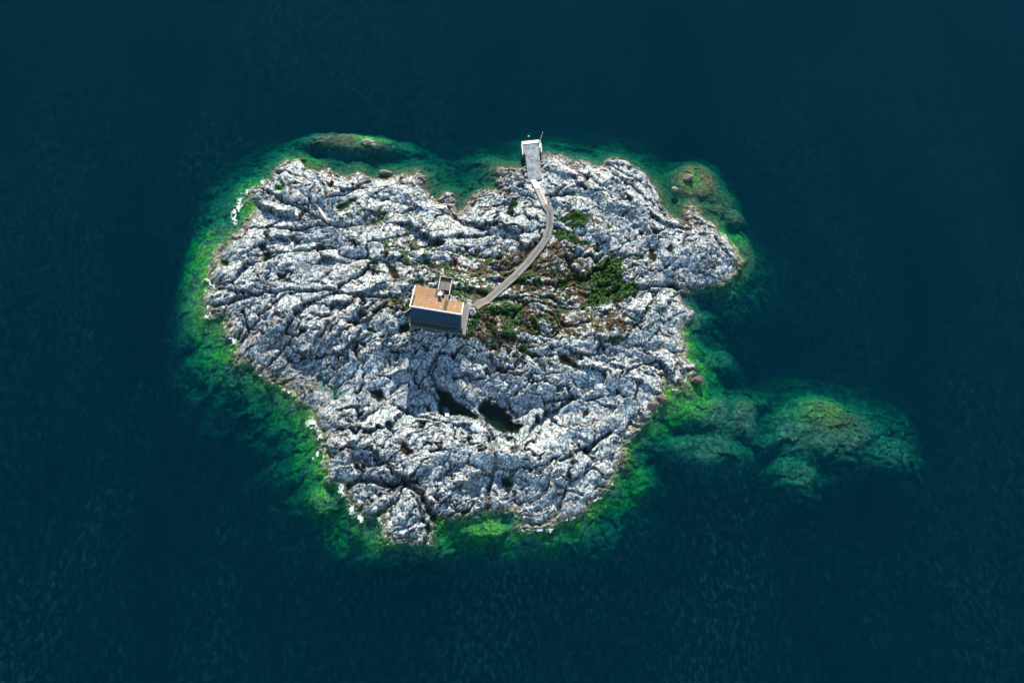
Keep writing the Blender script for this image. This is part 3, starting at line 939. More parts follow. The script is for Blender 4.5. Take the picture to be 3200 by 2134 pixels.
# ------------------------------------------------------------------ the sea: a body of water with a rippled surface
t = NT("sea_water")
lw = t.n("ShaderNodeFresnel"); lw.inputs["IOR"].default_value = 1.333
air_side = t.math("SUBTRACT", 1.0, t.n("ShaderNodeNewGeometry").outputs["Backfacing"])
w1 = t.noise(.55, 3, .6, t.mapping((.55, 1.5, 1), R(20)), dist=.4)
w2 = t.noise(1.6, 4, .65, t.mapping((.6, 1.4, 1), R(-15)), dist=.5)
w3 = t.noise(.045, 3, .5)
calm = t.mr(w3, .35, .65, .5, 1.2)
hgt_n = t.math('MULTIPLY', t.math('ADD', t.math('MULTIPLY', w1, .8), t.math('MULTIPLY', w2, .45)), calm)
nrm = t.bump(hgt_n, 1.0, .03)
t.l(nrm, lw.inputs["Normal"])
gl = t.n("ShaderNodeBsdfGlossy"); gl.inputs["Roughness"].default_value = .05; t.l(nrm, gl.inputs["Normal"])
tr = t.n("ShaderNodeBsdfTransparent")
mx = t.n("ShaderNodeMixShader")
# a polarising filter takes most of the reflection off the water
t.l(t.math('MULTIPLY', t.math('MULTIPLY', lw.outputs[0], air_side), .12), mx.inputs[0]); t.l(tr.outputs[0], mx.inputs[1]); t.l(gl.outputs[0], mx.inputs[2])
# wind flecks: ripple glints painted as faint blue diffuse colour in drifting streaks
fl = t.noise(1.5, 5, .75, t.mapping((1.0, .45, 1), R(24)), dist=.8)
st = t.noise(.035, 5, .65, t.mapping((1.0, .35, 1), R(24)), dist=.5)
fm = t.math('MULTIPLY', t.mr(fl, .50, .72), t.mr(st, .36, .66, .12, 1.0))
df = t.n("ShaderNodeBsdfDiffuse"); df.inputs[0].default_value = (.04, .34, .52, 1)
mx2 = t.n("ShaderNodeMixShader")
t.l(t.math('MULTIPLY', fm, .055), mx2.inputs[0]); t.l(mx.outputs[0], mx2.inputs[1]); t.l(df.outputs[0], mx2.inputs[2])
t.l(mx2.outputs[0], t.out.inputs[0])
sc_ = t.n("ShaderNodeVolumeScatter"); sc_.inputs["Color"].default_value = (.0, .25, .66, 1); sc_.inputs["Density"].default_value = .0145; sc_.inputs["Anisotropy"].default_value = .0
ab = t.n("ShaderNodeVolumeAbsorption"); ab.inputs["Color"].default_value = (.0, .82, .76, 1); ab.inputs["Density"].default_value = .52
ad = t.n("ShaderNodeAddShader")
t.l(sc_.outputs[0], ad.inputs[0]); t.l(ab.outputs[0], ad.inputs[1]); t.l(ad.outputs[0], t.out.inputs["Volume"])
M_SEA = t.m
mb = MB().box((-2400, -2400, DEEP - 6), (4800, 0, 0), (0, 4800, 0), (0, 0, -DEEP + 6))
tag(mb.build("sea_water", M_SEA), kind="structure")

# rock pools: still sheets of water in the hollows
t = NT("pool_water")
lw = t.n("ShaderNodeFresnel"); lw.inputs["IOR"].default_value = 1.333
nrm = t.bump(t.noise(2.5, 3, .6), .25, .05)
t.l(nrm, lw.inputs["Normal"])
gl = t.n("ShaderNodeBsdfGlossy"); gl.inputs["Roughness"].default_value = .05; t.l(nrm, gl.inputs["Normal"])
tr = t.n("ShaderNodeBsdfTransparent"); tr.inputs[0].default_value = (.5, .62, .55, 1)
mx = t.n("ShaderNodeMixShader")
t.l(t.math("MULTIPLY", t.math("MULTIPLY", lw.outputs[0], t.math("SUBTRACT", 1.0, t.n("ShaderNodeNewGeometry").outputs["Backfacing"])), .45), mx.inputs[0]); t.l(tr.outputs[0], mx.inputs[1]); t.l(gl.outputs[0], mx.inputs[2])
t.l(mx.outputs[0], t.out.inputs[0])
M_POOL = t.m
for kind, zw, w in pool_info:
    c = np.mean(w, 0)
    mb = MB()
    n = len(w)
    ring = [np.array(p) + (np.array(p) - c) / (np.linalg.norm(np.array(p) - c) + 1e-6) * 1.0 for p in w]
    mb.v = [(p[0], p[1], zw) for p in ring] + [(c[0], c[1], zw)]
    mb.f = [(i, (i + 1) % n, n) for i in range(n)]
    tag(mb.build("rock_pool_water", M_POOL), kind="structure")


def surf(x, y):
    return float(hgt(x, y, Hh))


def gpx(px, py, dz=0.0):
    """point of the finished ground seen at the photo's pixel"""
    p = ground(px, py, Hh)
    return np.array([p[0], p[1], surf(p[0], p[1]) + dz])


# ------------------------------------------------------------------ materials of the built things
M_WOOD = simple_mat("weathered_timber", (.125, .135, .13), .85, .35, 2.0, stretch=(3, 3, 3))
M_WOODP = simple_mat("pale_dry_timber", (.34, .34, .33), .85, .2, 2.0)
M_WOODO = simple_mat("fresh_ochre_timber", (.27, .16, .06), .8, .25, 2.0)
M_WOODG = simple_mat("shade_darkened_timber", (.035, .06, .045), .9, .5, 2.0)  # south terrace boards: the wall's shade is put into this dark green tone
M_WOODD = simple_mat("damp_timber", (.10, .09, .07), .9, .3, 2.0)
M_CONC = simple_mat("stained_concrete", (.095, .125, .14), .8, .6, .8)
M_WHITE = simple_mat("white_painted_metal", (.55, .55, .54), .5, .08, 3.0)
M_WALL = simple_mat("dark_blue_cladding", (.005, .026, .055), .7, .2, 1.5)
M_BATT = simple_mat("blue_batten", (.010, .055, .115), .7, .2, 1.5)
M_DARK = simple_mat("dark_iron", (.03, .03, .032), .6, .3, 3.0)
M_GLASS = simple_mat("dark_window_glass", (.02, .03, .035), .08, .1, 1.0, spec=.6)
M_RUST = simple_mat("rusty_iron", (.16, .08, .04), .8, .4, 5.0)
M_STEEL = simple_mat("galvanised_steel", (.55, .57, .58), .45, .15, 4.0, metal=.3)
t = NT("lichened_orange_roof")
n1 = t.noise(.55, 4, .6); n2 = t.noise(5.5, 3, .7); n3 = t.noise(1.8, 5, .7)
c = t.ramp(n1, [(.34, (.095, .078, .062)), (.5, (.125, .078, .038)), (.66, (.16, .082, .024))])
c = t.mix(t.mr(n3, .35, .65, 0, .5), c, (.17, .115, .075))
c = t.mix(t.mr(n2, .55, .66, 0, .6), c, (.33, .24, .13))
c = t.mix(t.mr(n2, .45, .36, 0, .7), c, (.05, .035, .02))
c = t.mix(t.mr(t.noise(3.1, 2, .5), .70, .76, 0, .8), c, (.80, .74, .66))
t.bsdf(c, .9, .2, t.bump(n2, .5, .03))
M_ROOF = t.m
M_STRIP = simple_mat("dark_brown_roofing", (.035, .030, .018), .9, .45, 4.0)

# ------------------------------------------------------------------ the cabin
z1, z2 = ZB + 3.45, ZB + 2.55
UN = uv(1447.9, 945.2, z1)[1]
UX = uv(1296.8, 893, z2)[1]
UE = uv(1373.3, 906, z2)[0]
ZTr = ZT
oh = .12


def slab(u0, u1, va, za, vb, zb, th):
    """sloping slab between the lines v=va (height za) and v=vb (height zb), za and zb are its top"""
    q = [hl(u0, va), hl(u1, va), hl(u1, vb), hl(u0, vb)]
    zz = [za, za, zb, zb]
    lo = [np.array([p[0], p[1], z - th]) for p, z in zip(q, zz)]
    hi = [np.array([p[0], p[1], z]) for p, z in zip(q, zz)]
    return lo + hi


cab = empty("cabin", tuple(hl(UL / 2, UN / 2)), "timber cabin with rusty orange sloping roof edged in white and a dark blue south wall", "cabin")


def ground_hexa(u0, u1, v0, zs, v1, zn, zfloor):
    b = [hl(u0, v0), hl(u1, v0), hl(u1, v1), hl(u0, v1)]
    return [np.array([p[0], p[1], zfloor]) for p in b] + [np.array([p[0], p[1], z]) for p, z in zip(b, (zs, zs, zn, zn))]


MB().hexa(ground_hexa(.12, UL - .12, .05, ZTr - .20, UN - .15, z1 - .20, ZB - .1)).build("wall", M_WALL, cab)
MB().hexa(ground_hexa(.12, UE - .12, UN - .14, z1 - .20, UX - .15, z2 - .20, ZB - .1)).build("extension_wall", M_WALL, cab)
roof = MB().hexa(slab(0, UL, -.0, ZTr, UN, z1, .18)).build("roof", M_ROOF, cab)
roofx = MB().hexa(slab(0.0, UE, UN + .01, z1 - .03, UX, z2, .16)).build("extension_roof", M_ROOF, cab)


def on_roof(u, v, dz=0.0):
    if v <= UN:
        z = ZTr + (z1 - ZTr) * v / UN
    else:
        z = z1 - .03 + (z2 - z1 + .03) * (v - UN) / (UX - UN)
    p = hl(u, v)
    return np.array([p[0], p[1], z + dz])


def roof_bar(name, mat, u0, u1, v0, v1, h, lo=-.25, parent=None):
    q = [on_roof(u0, v0, lo), on_roof(u1, v0, lo), on_roof(u1, v1, lo), on_roof(u0, v1, lo), on_roof(u0, v0, h), on_roof(u1, v0, h), on_roof(u1, v1, h), on_roof(u0, v1, h)]
    return MB().hexa(q).build(name, mat, parent or cab)


# white flashings round the roof
roof_bar("flashing", M_WHITE, -.16, -.003, -.15, UN, .10)
roof_bar("flashing", M_WHITE, -.16, -.003, UN + .02, UX + .05, .10)
roof_bar("flashing", M_WHITE, UL + .003, UL + .16, -.15, UN, .10)
MB().box(on_roof(-.003, -.17, -.25), U * (UL + .006), V * .167, UPV * .37).build("flashing", M_WHITE, cab)
roof_bar("eaves_trim", M_WOODO, 0, UE, UX + .003, UX + .08, .02, -.2)
roof_bar("eaves_trim", M_WOODO, UE + .1, UL, UN + .003, UN + .07, .02, -.2)
# strips of darker brown roofing
roof_bar("roofing_strip", M_STRIP, .02, .50, .05, UN - .04, .025, .003)
cu = uv(1378.2, 931, z1)[0]
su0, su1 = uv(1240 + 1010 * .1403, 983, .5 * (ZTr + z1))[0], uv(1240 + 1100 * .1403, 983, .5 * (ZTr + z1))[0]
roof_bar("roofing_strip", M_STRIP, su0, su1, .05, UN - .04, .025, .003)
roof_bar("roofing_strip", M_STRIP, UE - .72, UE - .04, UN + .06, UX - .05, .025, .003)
roof_bar("roof_joint_batten", M_WOODO, .5, UE, UN - .03, UN + .05, .045, .004)
# south wall: panels and battens
nb = 15
for i in range(nb + 1):
    u = .14 + (UL - .34) * i / nb
    MB().box(hl(u, -.02, 0), U * .10, V * .06, UPV * (ZTr - ZB - .30)).build("wall_batten", M_BATT, cab)
for i in range(nb):
    u = .14 + (UL - .34) * i / nb + .11
    MB().box(hl(u, .005, .05), U * ((UL - .34) / nb - .12), V * .04, UPV * (ZTr - ZB - .38)).build("wall_panel", M_WALL, cab)
MB().box(hl(.05, -.06, -.12), U * (UL - .1), V * .05, UPV * .14).build("base_board", M_WOODD, cab)
for i in range(7):
    v = .2 + i * .62
    if v < UN - .4:
        zz = min(ZTr + (z1 - ZTr) * (v + .1) / UN, 99) - ZB - .3
        MB().box(hl(UL - .115, v, 0), U * .05, V * .1, UPV * zz).build("wall_batten", M_BATT, cab)
# door and windows (north and east sides)
d = MB().box(hl(7.2, UN - .148, .02), U * .95, V * .05, UPV * 2.05).build("door", M_WOODO, cab)
MB().box(hl(8.02, UN - .095, 1.0), U * .05, V * .06, UPV * .14).build("handle", M_DARK, d)
for u in (8.6, 9.6):
    w = MB().box(hl(u, UN - .148, .95), U * .75, V * .04, UPV * 1.0).build("window", M_WHITE, cab)
    MB().box(hl(u + .07, UN - .105, 1.02), U * .61, V * .02, UPV * .86).build("pane", M_GLASS, w)
w = MB().box(hl(UL - .118, 1.6, .9), U * .05, V * 1.5, UPV * 1.3).build("window", M_WHITE, cab)
MB().box(hl(UL - .066, 1.68, .98), U * .02, V * 1.34, UPV * 1.14).build("pane", M_GLASS, w)
# chimney and stove pipe
cz = z1 + 1.25
cu0 = UE + .06
ch = MB().box(hl(cu0, UN + .02, .4), U * .62, V * .58, UPV * (cz - ZB - .4)).build("chimney", M_WOODD, cab)
MB().box(hl(cu0 - .12, UN - .08, cz - ZB), U * .88, V * .80, UPV * .22).build("chimney_cap", M_WHITE, ch, bevel=.08)
MB().box(hl(cu0 + .52, UN + .012, .5), U * .13, V * .45, UPV * (cz - ZB - .6)).build("chimney_corner_trim", M_WHITE, ch)
ppx = uv(1240 + 670 * .1403, 927, z1 + .2)[0]
pp = on_roof(ppx, UN - .12)
pipe = MB().tube([pp - UPV * .1, pp + UPV * .55], .085, 10).build("stove_pipe", M_DARK, cab)
MB().tube([pp + UPV * .56, pp + UPV * .62], .15, 10).build("pipe_cap", M_DARK, pipe)
MB().box(pp - U * .14 - V * .13 - UPV * .06, U * .28, V * .27, UPV * .14).build("pipe_flashing", M_WHITE, pipe)
for u in (.4, 3.0, 5.4, 8.0, UL - .5):
    for v in (.4, UN - .5):
        g = hl(u, v)
        zg = surf(g[0], g[1]) - .4
        MB().box([g[0], g[1], zg], U * .2, V * .2, UPV * (ZB - .1 - zg)).build("foundation_post", M_WOODD, cab)

# ------------------------------------------------------------------ terrace round the cabin
TU = 12.05
ter = empty("terrace", tuple(hl(UL + .7, 2.5)), "weathered plank terrace wrapping the south and east sides of the cabin", "terrace")


def board(o, a, b, th=.04, name="plank", mat=M_WOOD, parent=None):
    return MB().box(o, a, b, UPV * th).build(name, mat, parent)


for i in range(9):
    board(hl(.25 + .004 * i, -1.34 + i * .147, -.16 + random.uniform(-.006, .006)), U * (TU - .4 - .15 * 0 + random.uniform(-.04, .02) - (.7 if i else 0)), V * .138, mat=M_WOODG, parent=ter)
for i in range(9):
    u = UL + .02 + i * .152
    board(hl(u, -1.34 if i > 4 else 0.02, -.115 + random.uniform(-.006, .006)), U * .143, V * (6.0 + (1.34 if i > 4 else 0) + random.uniform(-.05, .04)), parent=ter)
for i in range(7):
    board(hl(UE + .9, UN + .07 + i * .155, -.16 + random.uniform(-.005, .005)), U * (UL - UE - .93), V * .146, parent=ter)
board(hl(TU - .03, -1.36, -.30), U * .05, V * 7.36, .24, "edge_board", M_WOODP, ter)
board(hl(.2, -1.40, -.30), U * (TU - .25), V * .05, .19, "edge_board", M_WOOD, ter)
board(hl(.2, -1.34, -.30), U * .05, V * 1.3, .19, "edge_board", M_WOODP, ter)
for u in (.5, 3.2, 6.0, 8.8, TU - .3):
    for v in (-1.2,):
        g = hl(u, v); zg = surf(g[0], g[1]) - .4
        MB().box([g[0], g[1], zg], U * .15, V * .15, UPV * (ZB - .3 - zg)).build("post", M_WOODD, ter)
for v in (1.0, 3.2, 5.6):
    g = hl(TU - .3, v); zg = surf(g[0], g[1]) - .4
    MB().box([g[0], g[1], zg], U * .15, V * .15, UPV * (ZB - .3 - zg)).build("post", M_WOODD, ter)

# ------------------------------------------------------------------ slatted enclosure behind the cabin
enc = empty("slatted_enclosure", tuple(hl(6.0, 9.8)), "small open slatted timber enclosure with ochre top rail behind the cabin chimney", "enclosure")
e0, e1, f0, f1 = 4.75, 7.35, 8.35, 11.35
eh = .55
for i in range(13):
    v = f0 + .15 + i * (f1 - f0 - .2) / 13
    board(hl(e0 + .09, v, .02 + (i % 3) * .012), U * (e1 - e0 - .17), V * .165, .04, "slat", M_WOOD, enc)
board(hl(e0 + .09, f0 + .1, -.05), U * (e1 - e0 - .17), V * (f1 - f0 - .15), .03, "base_sheet", M_WOODD, enc)
board(hl((e0 + e1) / 2 - .04, f0 + .15, .085), U * .09, V * (f1 - f0 - .25), .03, "centre_batten", M_WOODD, enc)
MB().box(hl(e0 - .12, f1, -.8), U * (e1 - e0 + .24), V * .06, UPV * (eh + .8)).build("north_board_wall", M_WOOD, enc)
MB().box(hl(e0 - .16, f1 - .05, eh), U * (e1 - e0 + .32), V * .22, UPV * .05).build("top_rail", M_WOODO, enc)
MB().box(hl(e0, f0 - 1.2, -.8), U * .07, V * (f1 - f0 + 1.17), UPV * (eh + .8)).build("side_board_wall", M_WOOD, enc)
MB().box(hl(e0 - .06, f0 - 1.2, eh), U * .18, V * (f1 - f0 + 1.13), UPV * .05).build("side_rail", M_WOODP, enc)
MB().box(hl(e1 - .07, f0 - 1.2, -.8), U * .07, V * (f1 - f0 + 1.17), UPV * (eh + .6)).build("side_board_wall", M_WOOD, enc)
MB().box(hl(e1 - .12, f0 - 1.2, eh - .2), U * .18, V * (f1 - f0 + 1.13), UPV * .05).build("side_rail", M_WOODP, enc)
for i in range(6):
    board(hl(e0 + 1.55 + i * .17, UN + 1.25, .0), U * .16, V * 1.9, .04, "landing_plank", M_WOOD, enc)
for i in range(3):
    board(hl(e0 + .3, f0 - .35 - i * .35, -.15 - .02 * i), U * 1.1, V * .3, .05, "step", M_WOODD, enc)
pl = MB().box(hl(e0 + .95, f0 - 1.15, .1), U * .25 - V * .0, -U * .62 + V * 1.05, UPV * .05).build("leaning_board", M_WOODP)
tag(pl, "short pale board lying across the steps between chimney and slatted enclosure", "board")

# ------------------------------------------------------------------ boardwalk
bw = empty("boardwalk", tuple(walk_p[6]), "long winding grey plank boardwalk from the jetty over the rocks to the cabin", "boardwalk")
WP = [np.array(p, float) for p in walk_p]
WP[-1] = hl(UL - .6, UN + .62, -.16 + .04); WP[-2] = hl(TU + .3, UN + .60, -.12)
wid = .80
nrm_ = []
for i, p in enumerate(WP):
    a = WP[max(i - 1, 0)]; b = WP[min(i + 1, len(WP) - 1)]
    d1 = (p - a)[:2]; d2 = (b - p)[:2]
    d1 = d1 / np.linalg.norm(d1) if i > 0 else None
    d2 = d2 / np.linalg.norm(d2) if i < len(WP) - 1 else None
    if d1 is None: d1 = d2
    if d2 is None: d2 = d1
    m = d1 + d2; m = m / np.linalg.norm(m)
    n_ = np.array([-m[1], m[0], 0.0]) / max(.5, float(np.dot(m, d1)))
    nrm_.append(n_)
npl = 9
for i in range(len(WP) - 1):
    a, b = WP[i], WP[i + 1]
    dirv = (b - a); dirv = dirv / np.linalg.norm(dirv)
    for k in range(npl):
        o0, o1 = -wid + 2 * wid * k / npl + .012, -wid + 2 * wid * (k + 1) / npl - .012
        dz = random.uniform(-.008, .008)
        a_, b_ = a + dirv * .015, b - dirv * .015
        lo = [a_ + nrm_[i] * o0, b_ + nrm_[i + 1] * o0, b_ + nrm_[i + 1] * o1, a_ + nrm_[i] * o1]
        mat = M_WOODP if (i < 2 and k > 1) else (M_WOODO if (k == npl - 1 and False) else M_WOOD)
        MB().hexa([q + UPV * (dz - .045) for q in lo] + [q + UPV * dz for q in lo]).build("plank", mat, bw)
    for o in (-wid + .1, wid - .18):
        lo = [a + nrm_[i] * o, b + nrm_[i + 1] * o, b + nrm_[i + 1] * (o + .08), a + nrm_[i] * (o + .08)]
        MB().hexa([q - UPV * .22 for q in lo] + [q - UPV * .055 for q in lo]).build("bearer", M_WOODD, bw)
    for sgn in (-1, 1):
        g = a + nrm_[i] * (wid - .15) * sgn
        zg = surf(g[0], g[1]) - .3
        if g[2] - .23 > zg + .05:
            MB().box([g[0] - .05, g[1] - .05, zg], (.1, 0, 0), (0, .1, 0), UPV * (g[2] - .23 - zg)).build("post", M_WOODD, bw)
# ochre edge board near the cabin, on the lower side
for i in (len(WP) - 4, len(WP) - 3):
    a, b = WP[i], WP[i + 1]
    o = wid + .01
    s_ = 1
    lo = [a + nrm_[i] * o * s_, b + nrm_[i + 1] * o * s_, b + nrm_[i + 1] * (o + .09) * s_, a + nrm_[i] * (o + .09) * s_]
    MB().hexa([q - UPV * .18 for q in lo] + [q + UPV * .03 for q in lo]).build("edge_board", M_WOODO, bw)
# cross cleats along the middle
cl_me = MB().box((-.07, -.26, 0), (.14, 0, 0), (0, .52, 0), (0, 0, .06)).mesh("cleat")
cl_me.materials.append(M_WOODD)
dist_ = 0
for i in range(1, len(WP) - 3):
    a, b = WP[i], WP[i + 1]
    L_ = np.linalg.norm(b - a); dv = (b - a) / L_
    n_ = max(1, int(L_ / .55))
    for k in range(n_):
        p = a + dv * (L_ * (k + .5) / n_)
        o = bpy.data.objects.new("cleat", cl_me)
        COL.objects.link(o)
        o.parent = bw
        xa = Vector(dv); ya = Vector((-dv[1], dv[0], 0)).normalized(); za = xa.cross(ya)
        m = Matrix(((xa.x, ya.x, za.x, p[0]), (xa.y, ya.y, za.y, p[1]), (xa.z, ya.z, za.z, p[2] + .012), (0, 0, 0, 1)))
        o.matrix_local = Matrix.Translation(bw.location).inverted() @ m

# gangway from the jetty up to the boardwalk
ga, gb = at(1664.5, 562, JZ + .12), WP[1] + UPV * .03
gd = (gb - ga); gn = np.array([-gd[1], gd[0], 0]); gn /= np.linalg.norm(gn)
gw = empty("gangway", tuple(ga), "whitish two-plank gangway leading from the concrete jetty onto the boardwalk", "gangway")
for o0, mt in ((-.62, M_WOOD), (.02, M_WOODP)):
    lo = [ga + gn * o0, gb + gn * o0, gb + gn * (o0 + .60), ga + gn * (o0 + .60)]
    MB().hexa([q for q in lo] + [q + UPV * .06 for q in lo]).build("plank", M_WOODP if o0 < 0 else mt, gw)

# ------------------------------------------------------------------ jetty
jet = empty("jetty", tuple(at(1662, 500, 0)), "grey stained concrete jetty with two wings and a white steel edge", "jetty")


def prism(pts, z0, z1_):
    m = MB(); n = len(pts)
    m.v = [(p[0], p[1], z0) for p in pts] + [(p[0], p[1], z1_) for p in pts]
    m.f = [tuple(reversed(range(n))), tuple(range(n, 2 * n))] + [(i, (i + 1) % n, n + (i + 1) % n, n + i) for i in range(n)]
    return m


jpx = lambda x, y, z=JZ: at(x, y, z)
prism([jpx(1630.3, 449), jpx(1633.5, 484), jpx(1642.2, 482), jpx(1651.5, 571), jpx(1694, 559), jpx(1684.8, 477.5), jpx(1693, 476.8), jpx(1689.8, 444)][::-1], -3.2, JZ - .02).build("slab", M_CONC, jet)
# white cap in three lengths
ca, cb = jpx(1631.0, 449.5), jpx(1684.0, 443.5)
cdv = (cb - ca); cn = np.array([-cdv[1], cdv[0], 0]); cn /= np.linalg.norm(cn)
for k in range(3):
    p = ca + cdv * (k / 3 + .004)
    MB().box(p - cn * .32, cdv * (1 / 3 - .008), cn * .72, UPV * .13).build("cap_length", M_WHITE, jet)
for k in range(15):
    p = ca + cdv * ((k + .5) / 15) + cn * .42
    MB().tube([p - UPV * 3.2, p + UPV * .10], .13, 8).build("sheet_pile_rib", M_STEEL, jet)
for a_, b_ in (((1630.6, 452), (1633.6, 483.6)), ((1690.0, 447), (1692.6, 476.4))):
    p, q = jpx(*a_), jpx(*b_)
    MB().tube([p + UPV * .06, q + UPV * .06], .09, 6).build("edge_curb", M_WHITE, jet)
p, q = jpx(1686.6, 450), jpx(1687.6, 464)
MB().tube([p + UPV * .12, q + UPV * .12], .13, 8).build("fender_tube", M_STEEL, jet)
for x, y in ((1637.3, 477.7), (1688.4, 472)):
    p = jpx(x, y)
    bo = MB().tube([p - UPV * .02, p + UPV * .25, p + UPV * .34], [.17, .12, .20], 10).build("mooring_bollard", M_RUST, jet)
p = jpx(1684.8, 443.5)
ring = [p + np.array([math.cos(w_) * .26, math.sin(w_) * .26, .2]) for w_ in np.linspace(0, 2 * math.pi, 13)]
MB().tube(ring, .07, 6, False).build("mooring_ring", M_WHITE, jet)
p = jpx(1661.7, 496.6)
hu = cdv / np.linalg.norm(cdv)
hf = MB().box(p - hu * .26 - cn * .26 - UPV * .05, hu * .52, cn * .52, UPV * .09).build("hatch_frame", M_DARK, jet)
MB().box(p - hu * .12 - cn * .12, hu * .24, cn * .24, UPV * .08).build("hatch_lid", M_WHITE, hf)

ro = MB().tube([jpx(1687, 442, JZ + .2), at(1689.5, 434, .4), at(1693, 423, .03), at(1696, 412, .0)], .018, 6).build("mooring_rope", M_WHITE)
tag(ro, "thin pale mooring rope running from the jetty corner out into the sea", "rope")
b = at(1652.3, 426.3, 0)
bu = empty("mooring_buoy", tuple(b), "tiny white mooring buoy floating off the end of the jetty", "buoy")
MB().tube([b + UPV * z_ for z_ in (-.15, -.08, .02, .12, .2)], [.05, .17, .21, .17, .06], 10).build("float", M_WHITE, bu, True)
MB().tube([b + UPV * .18, b + UPV * .34], .03, 6).build("eye", M_DARK, bu)

# ------------------------------------------------------------------ small things on the rocks
def pole(a_, b_, r_, lab, cat="pole", mat=M_WHITE, name="white_pole"):
    p, q = gpx(*a_, .12), gpx(*b_, .12)
    n = 6
    pts = [p + (q - p) * k / n for k in range(n + 1)]
    lift = max(0, max(surf(x[0], x[1]) + .05 - x[2] for x in pts))
    o = MB().tube([x + UPV * lift for x in pts], r_, 6).build(name, mat)
    return tag(o, lab, cat, "thin white poles lying on the rock")


pole((1155.5, 860), (1140.7, 893.7), .055, "left of two thin white poles lying parallel on rock west of the cabin")
pole((1162, 860), (1150.7, 892.8), .055, "right of two thin white poles lying parallel on rock west of the cabin")
pole((1637.9, 1126.3), (1667.4, 1152.3), .06, "lower white pole of the three lying on the slope southeast of the cabin")
pole((1642.8, 1120.7), (1677.9, 1146.7), .06, "upper white pole of the three lying on the slope southeast of the cabin")
pole((1677.9, 1145.3), (1663, 1163), .06, "short white pole lying across the ends of two longer white poles")


def hose(pts, r_, lab, mat, name, cat):
    w_ = [gpx(x, y, r_ + .04) for x, y in pts]
    q = []
    for i in range(len(w_) - 1):
        for k in range(5):
            p = w_[i] + (w_[i + 1] - w_[i]) * k / 5
            q.append(np.array([p[0], p[1], max(p[2], surf(p[0], p[1]) + r_ + .02)]))
    q.append(w_[-1])
    return tag(MB().tube(q, r_, 6).build(name, mat), lab, cat)


hose(Z(1100, 800, .0956, [(370, 1160), (470, 1165), (620, 1090), (780, 1005), (950, 1030), (1070, 1110)]), .05, "pale yellow hose curving over the rock beside the white poles", simple_mat("yellow_hose", (.5, .48, .28)), "garden_hose", "hose")
hose(Z(1240, 840, .1403, [(735, 0), (640, 130), (510, 270), (492, 372)]), .07, "thin dark line standing for a cast shadow on the rock by the cabin roof corner", M_DARK, "shadow_line", "shadow line")  # dark tube laid where a cast shadow line falls
p = gpx(1397.3, 1298, .0)
bx = empty("pump_box", tuple(p), "small pale square box standing at the edge of the dark rock pool", "box")
MB().box(p - np.array([.38, .32, .3]), (.76, .08, 0), (-.06, .64, 0), (0, 0, .62)).build("body", M_STEEL, bx)
MB().box(p - np.array([.42, .36, -.33]), (.84, .09, 0), (-.07, .72, 0), (0, 0, .06)).build("lid", M_WHITE, bx)
lg = [gpx(x, y) for x, y in Z(500, 350, K, [(1375, 800), (1410, 850), (1445, 910), (1470, 950), (1500, 985)])]  # a pale rock dike, modelled as a log-shaped tube
lg = [q_ + UPV * .22 for q_ in lg]
tag(MB().tube(lg, [.14, .26, .34, .30, .20], 9).build("log_shaped_dike", simple_mat("pale_dike_rock", (.55, .46, .38), stretch=(2, 2, 2)), None, True), "pale smooth log-shaped rock dike in a cleft of the northwestern rocks", "dike")

# boulders
M_BOULDG = simple_mat("weedy_grey_stone", (.095, .115, .085), .9, .6, 1.8, bump=1.0)
M_BOULDB = simple_mat("brown_weedy_stone", (.085, .07, .06), .9, .35, 1.6, bump=1.0)


def boulder(px, py, rx, ry, rz, rot, seed, lab, mat=M_ROCK, dz=0.0):
    p = gpx(px, py)
    bm = bmesh.new()
    bmesh.ops.create_icosphere(bm, subdivisions=4, radius=1)
    r_ = random.Random(seed)
    planes = [(Vector((r_.uniform(-1, 1), r_.uniform(-1, 1), r_.uniform(-.3, 1))).normalized(), r_.uniform(.62, .92)) for _ in range(11)]
    from mathutils import noise as mn
    for v in bm.verts:
        q = v.co.copy()
        for n_, d_ in planes:
            e_ = q.dot(n_) - d_
            if e_ > 0:
                q -= n_ * e_ * .9
        q *= 1 + .10 * mn.fractal(q * 1.7 + Vector((seed, 0, 0)), .8, 2.1, 4)
        v.co = Vector((q.x * rx, q.y * ry, q.z * rz))
    me = bpy.data.meshes.new("boulder")
    bm.to_mesh(me); bm.free()
    me.polygons.foreach_set("use_smooth", [True] * len(me.polygons))
    for an in ("growth", "shore", "stone", "pool"):      # the rock material reads these; a loose stone has none of that growth
        aa = me.attributes.new(an, 'FLOAT_COLOR', 'POINT')
        aa.data.foreach_set("color", np.zeros(len(me.vertices) * 4, np.float32))
    o = link("boulder", me, mat)
    o.location = (p[0], p[1], max(p[2], -.3) + rz * .25 + dz)
    o.rotation_euler = (0, 0, R(rot))
    return tag(o, lab, "boulder", "loose boulders on and around the island")


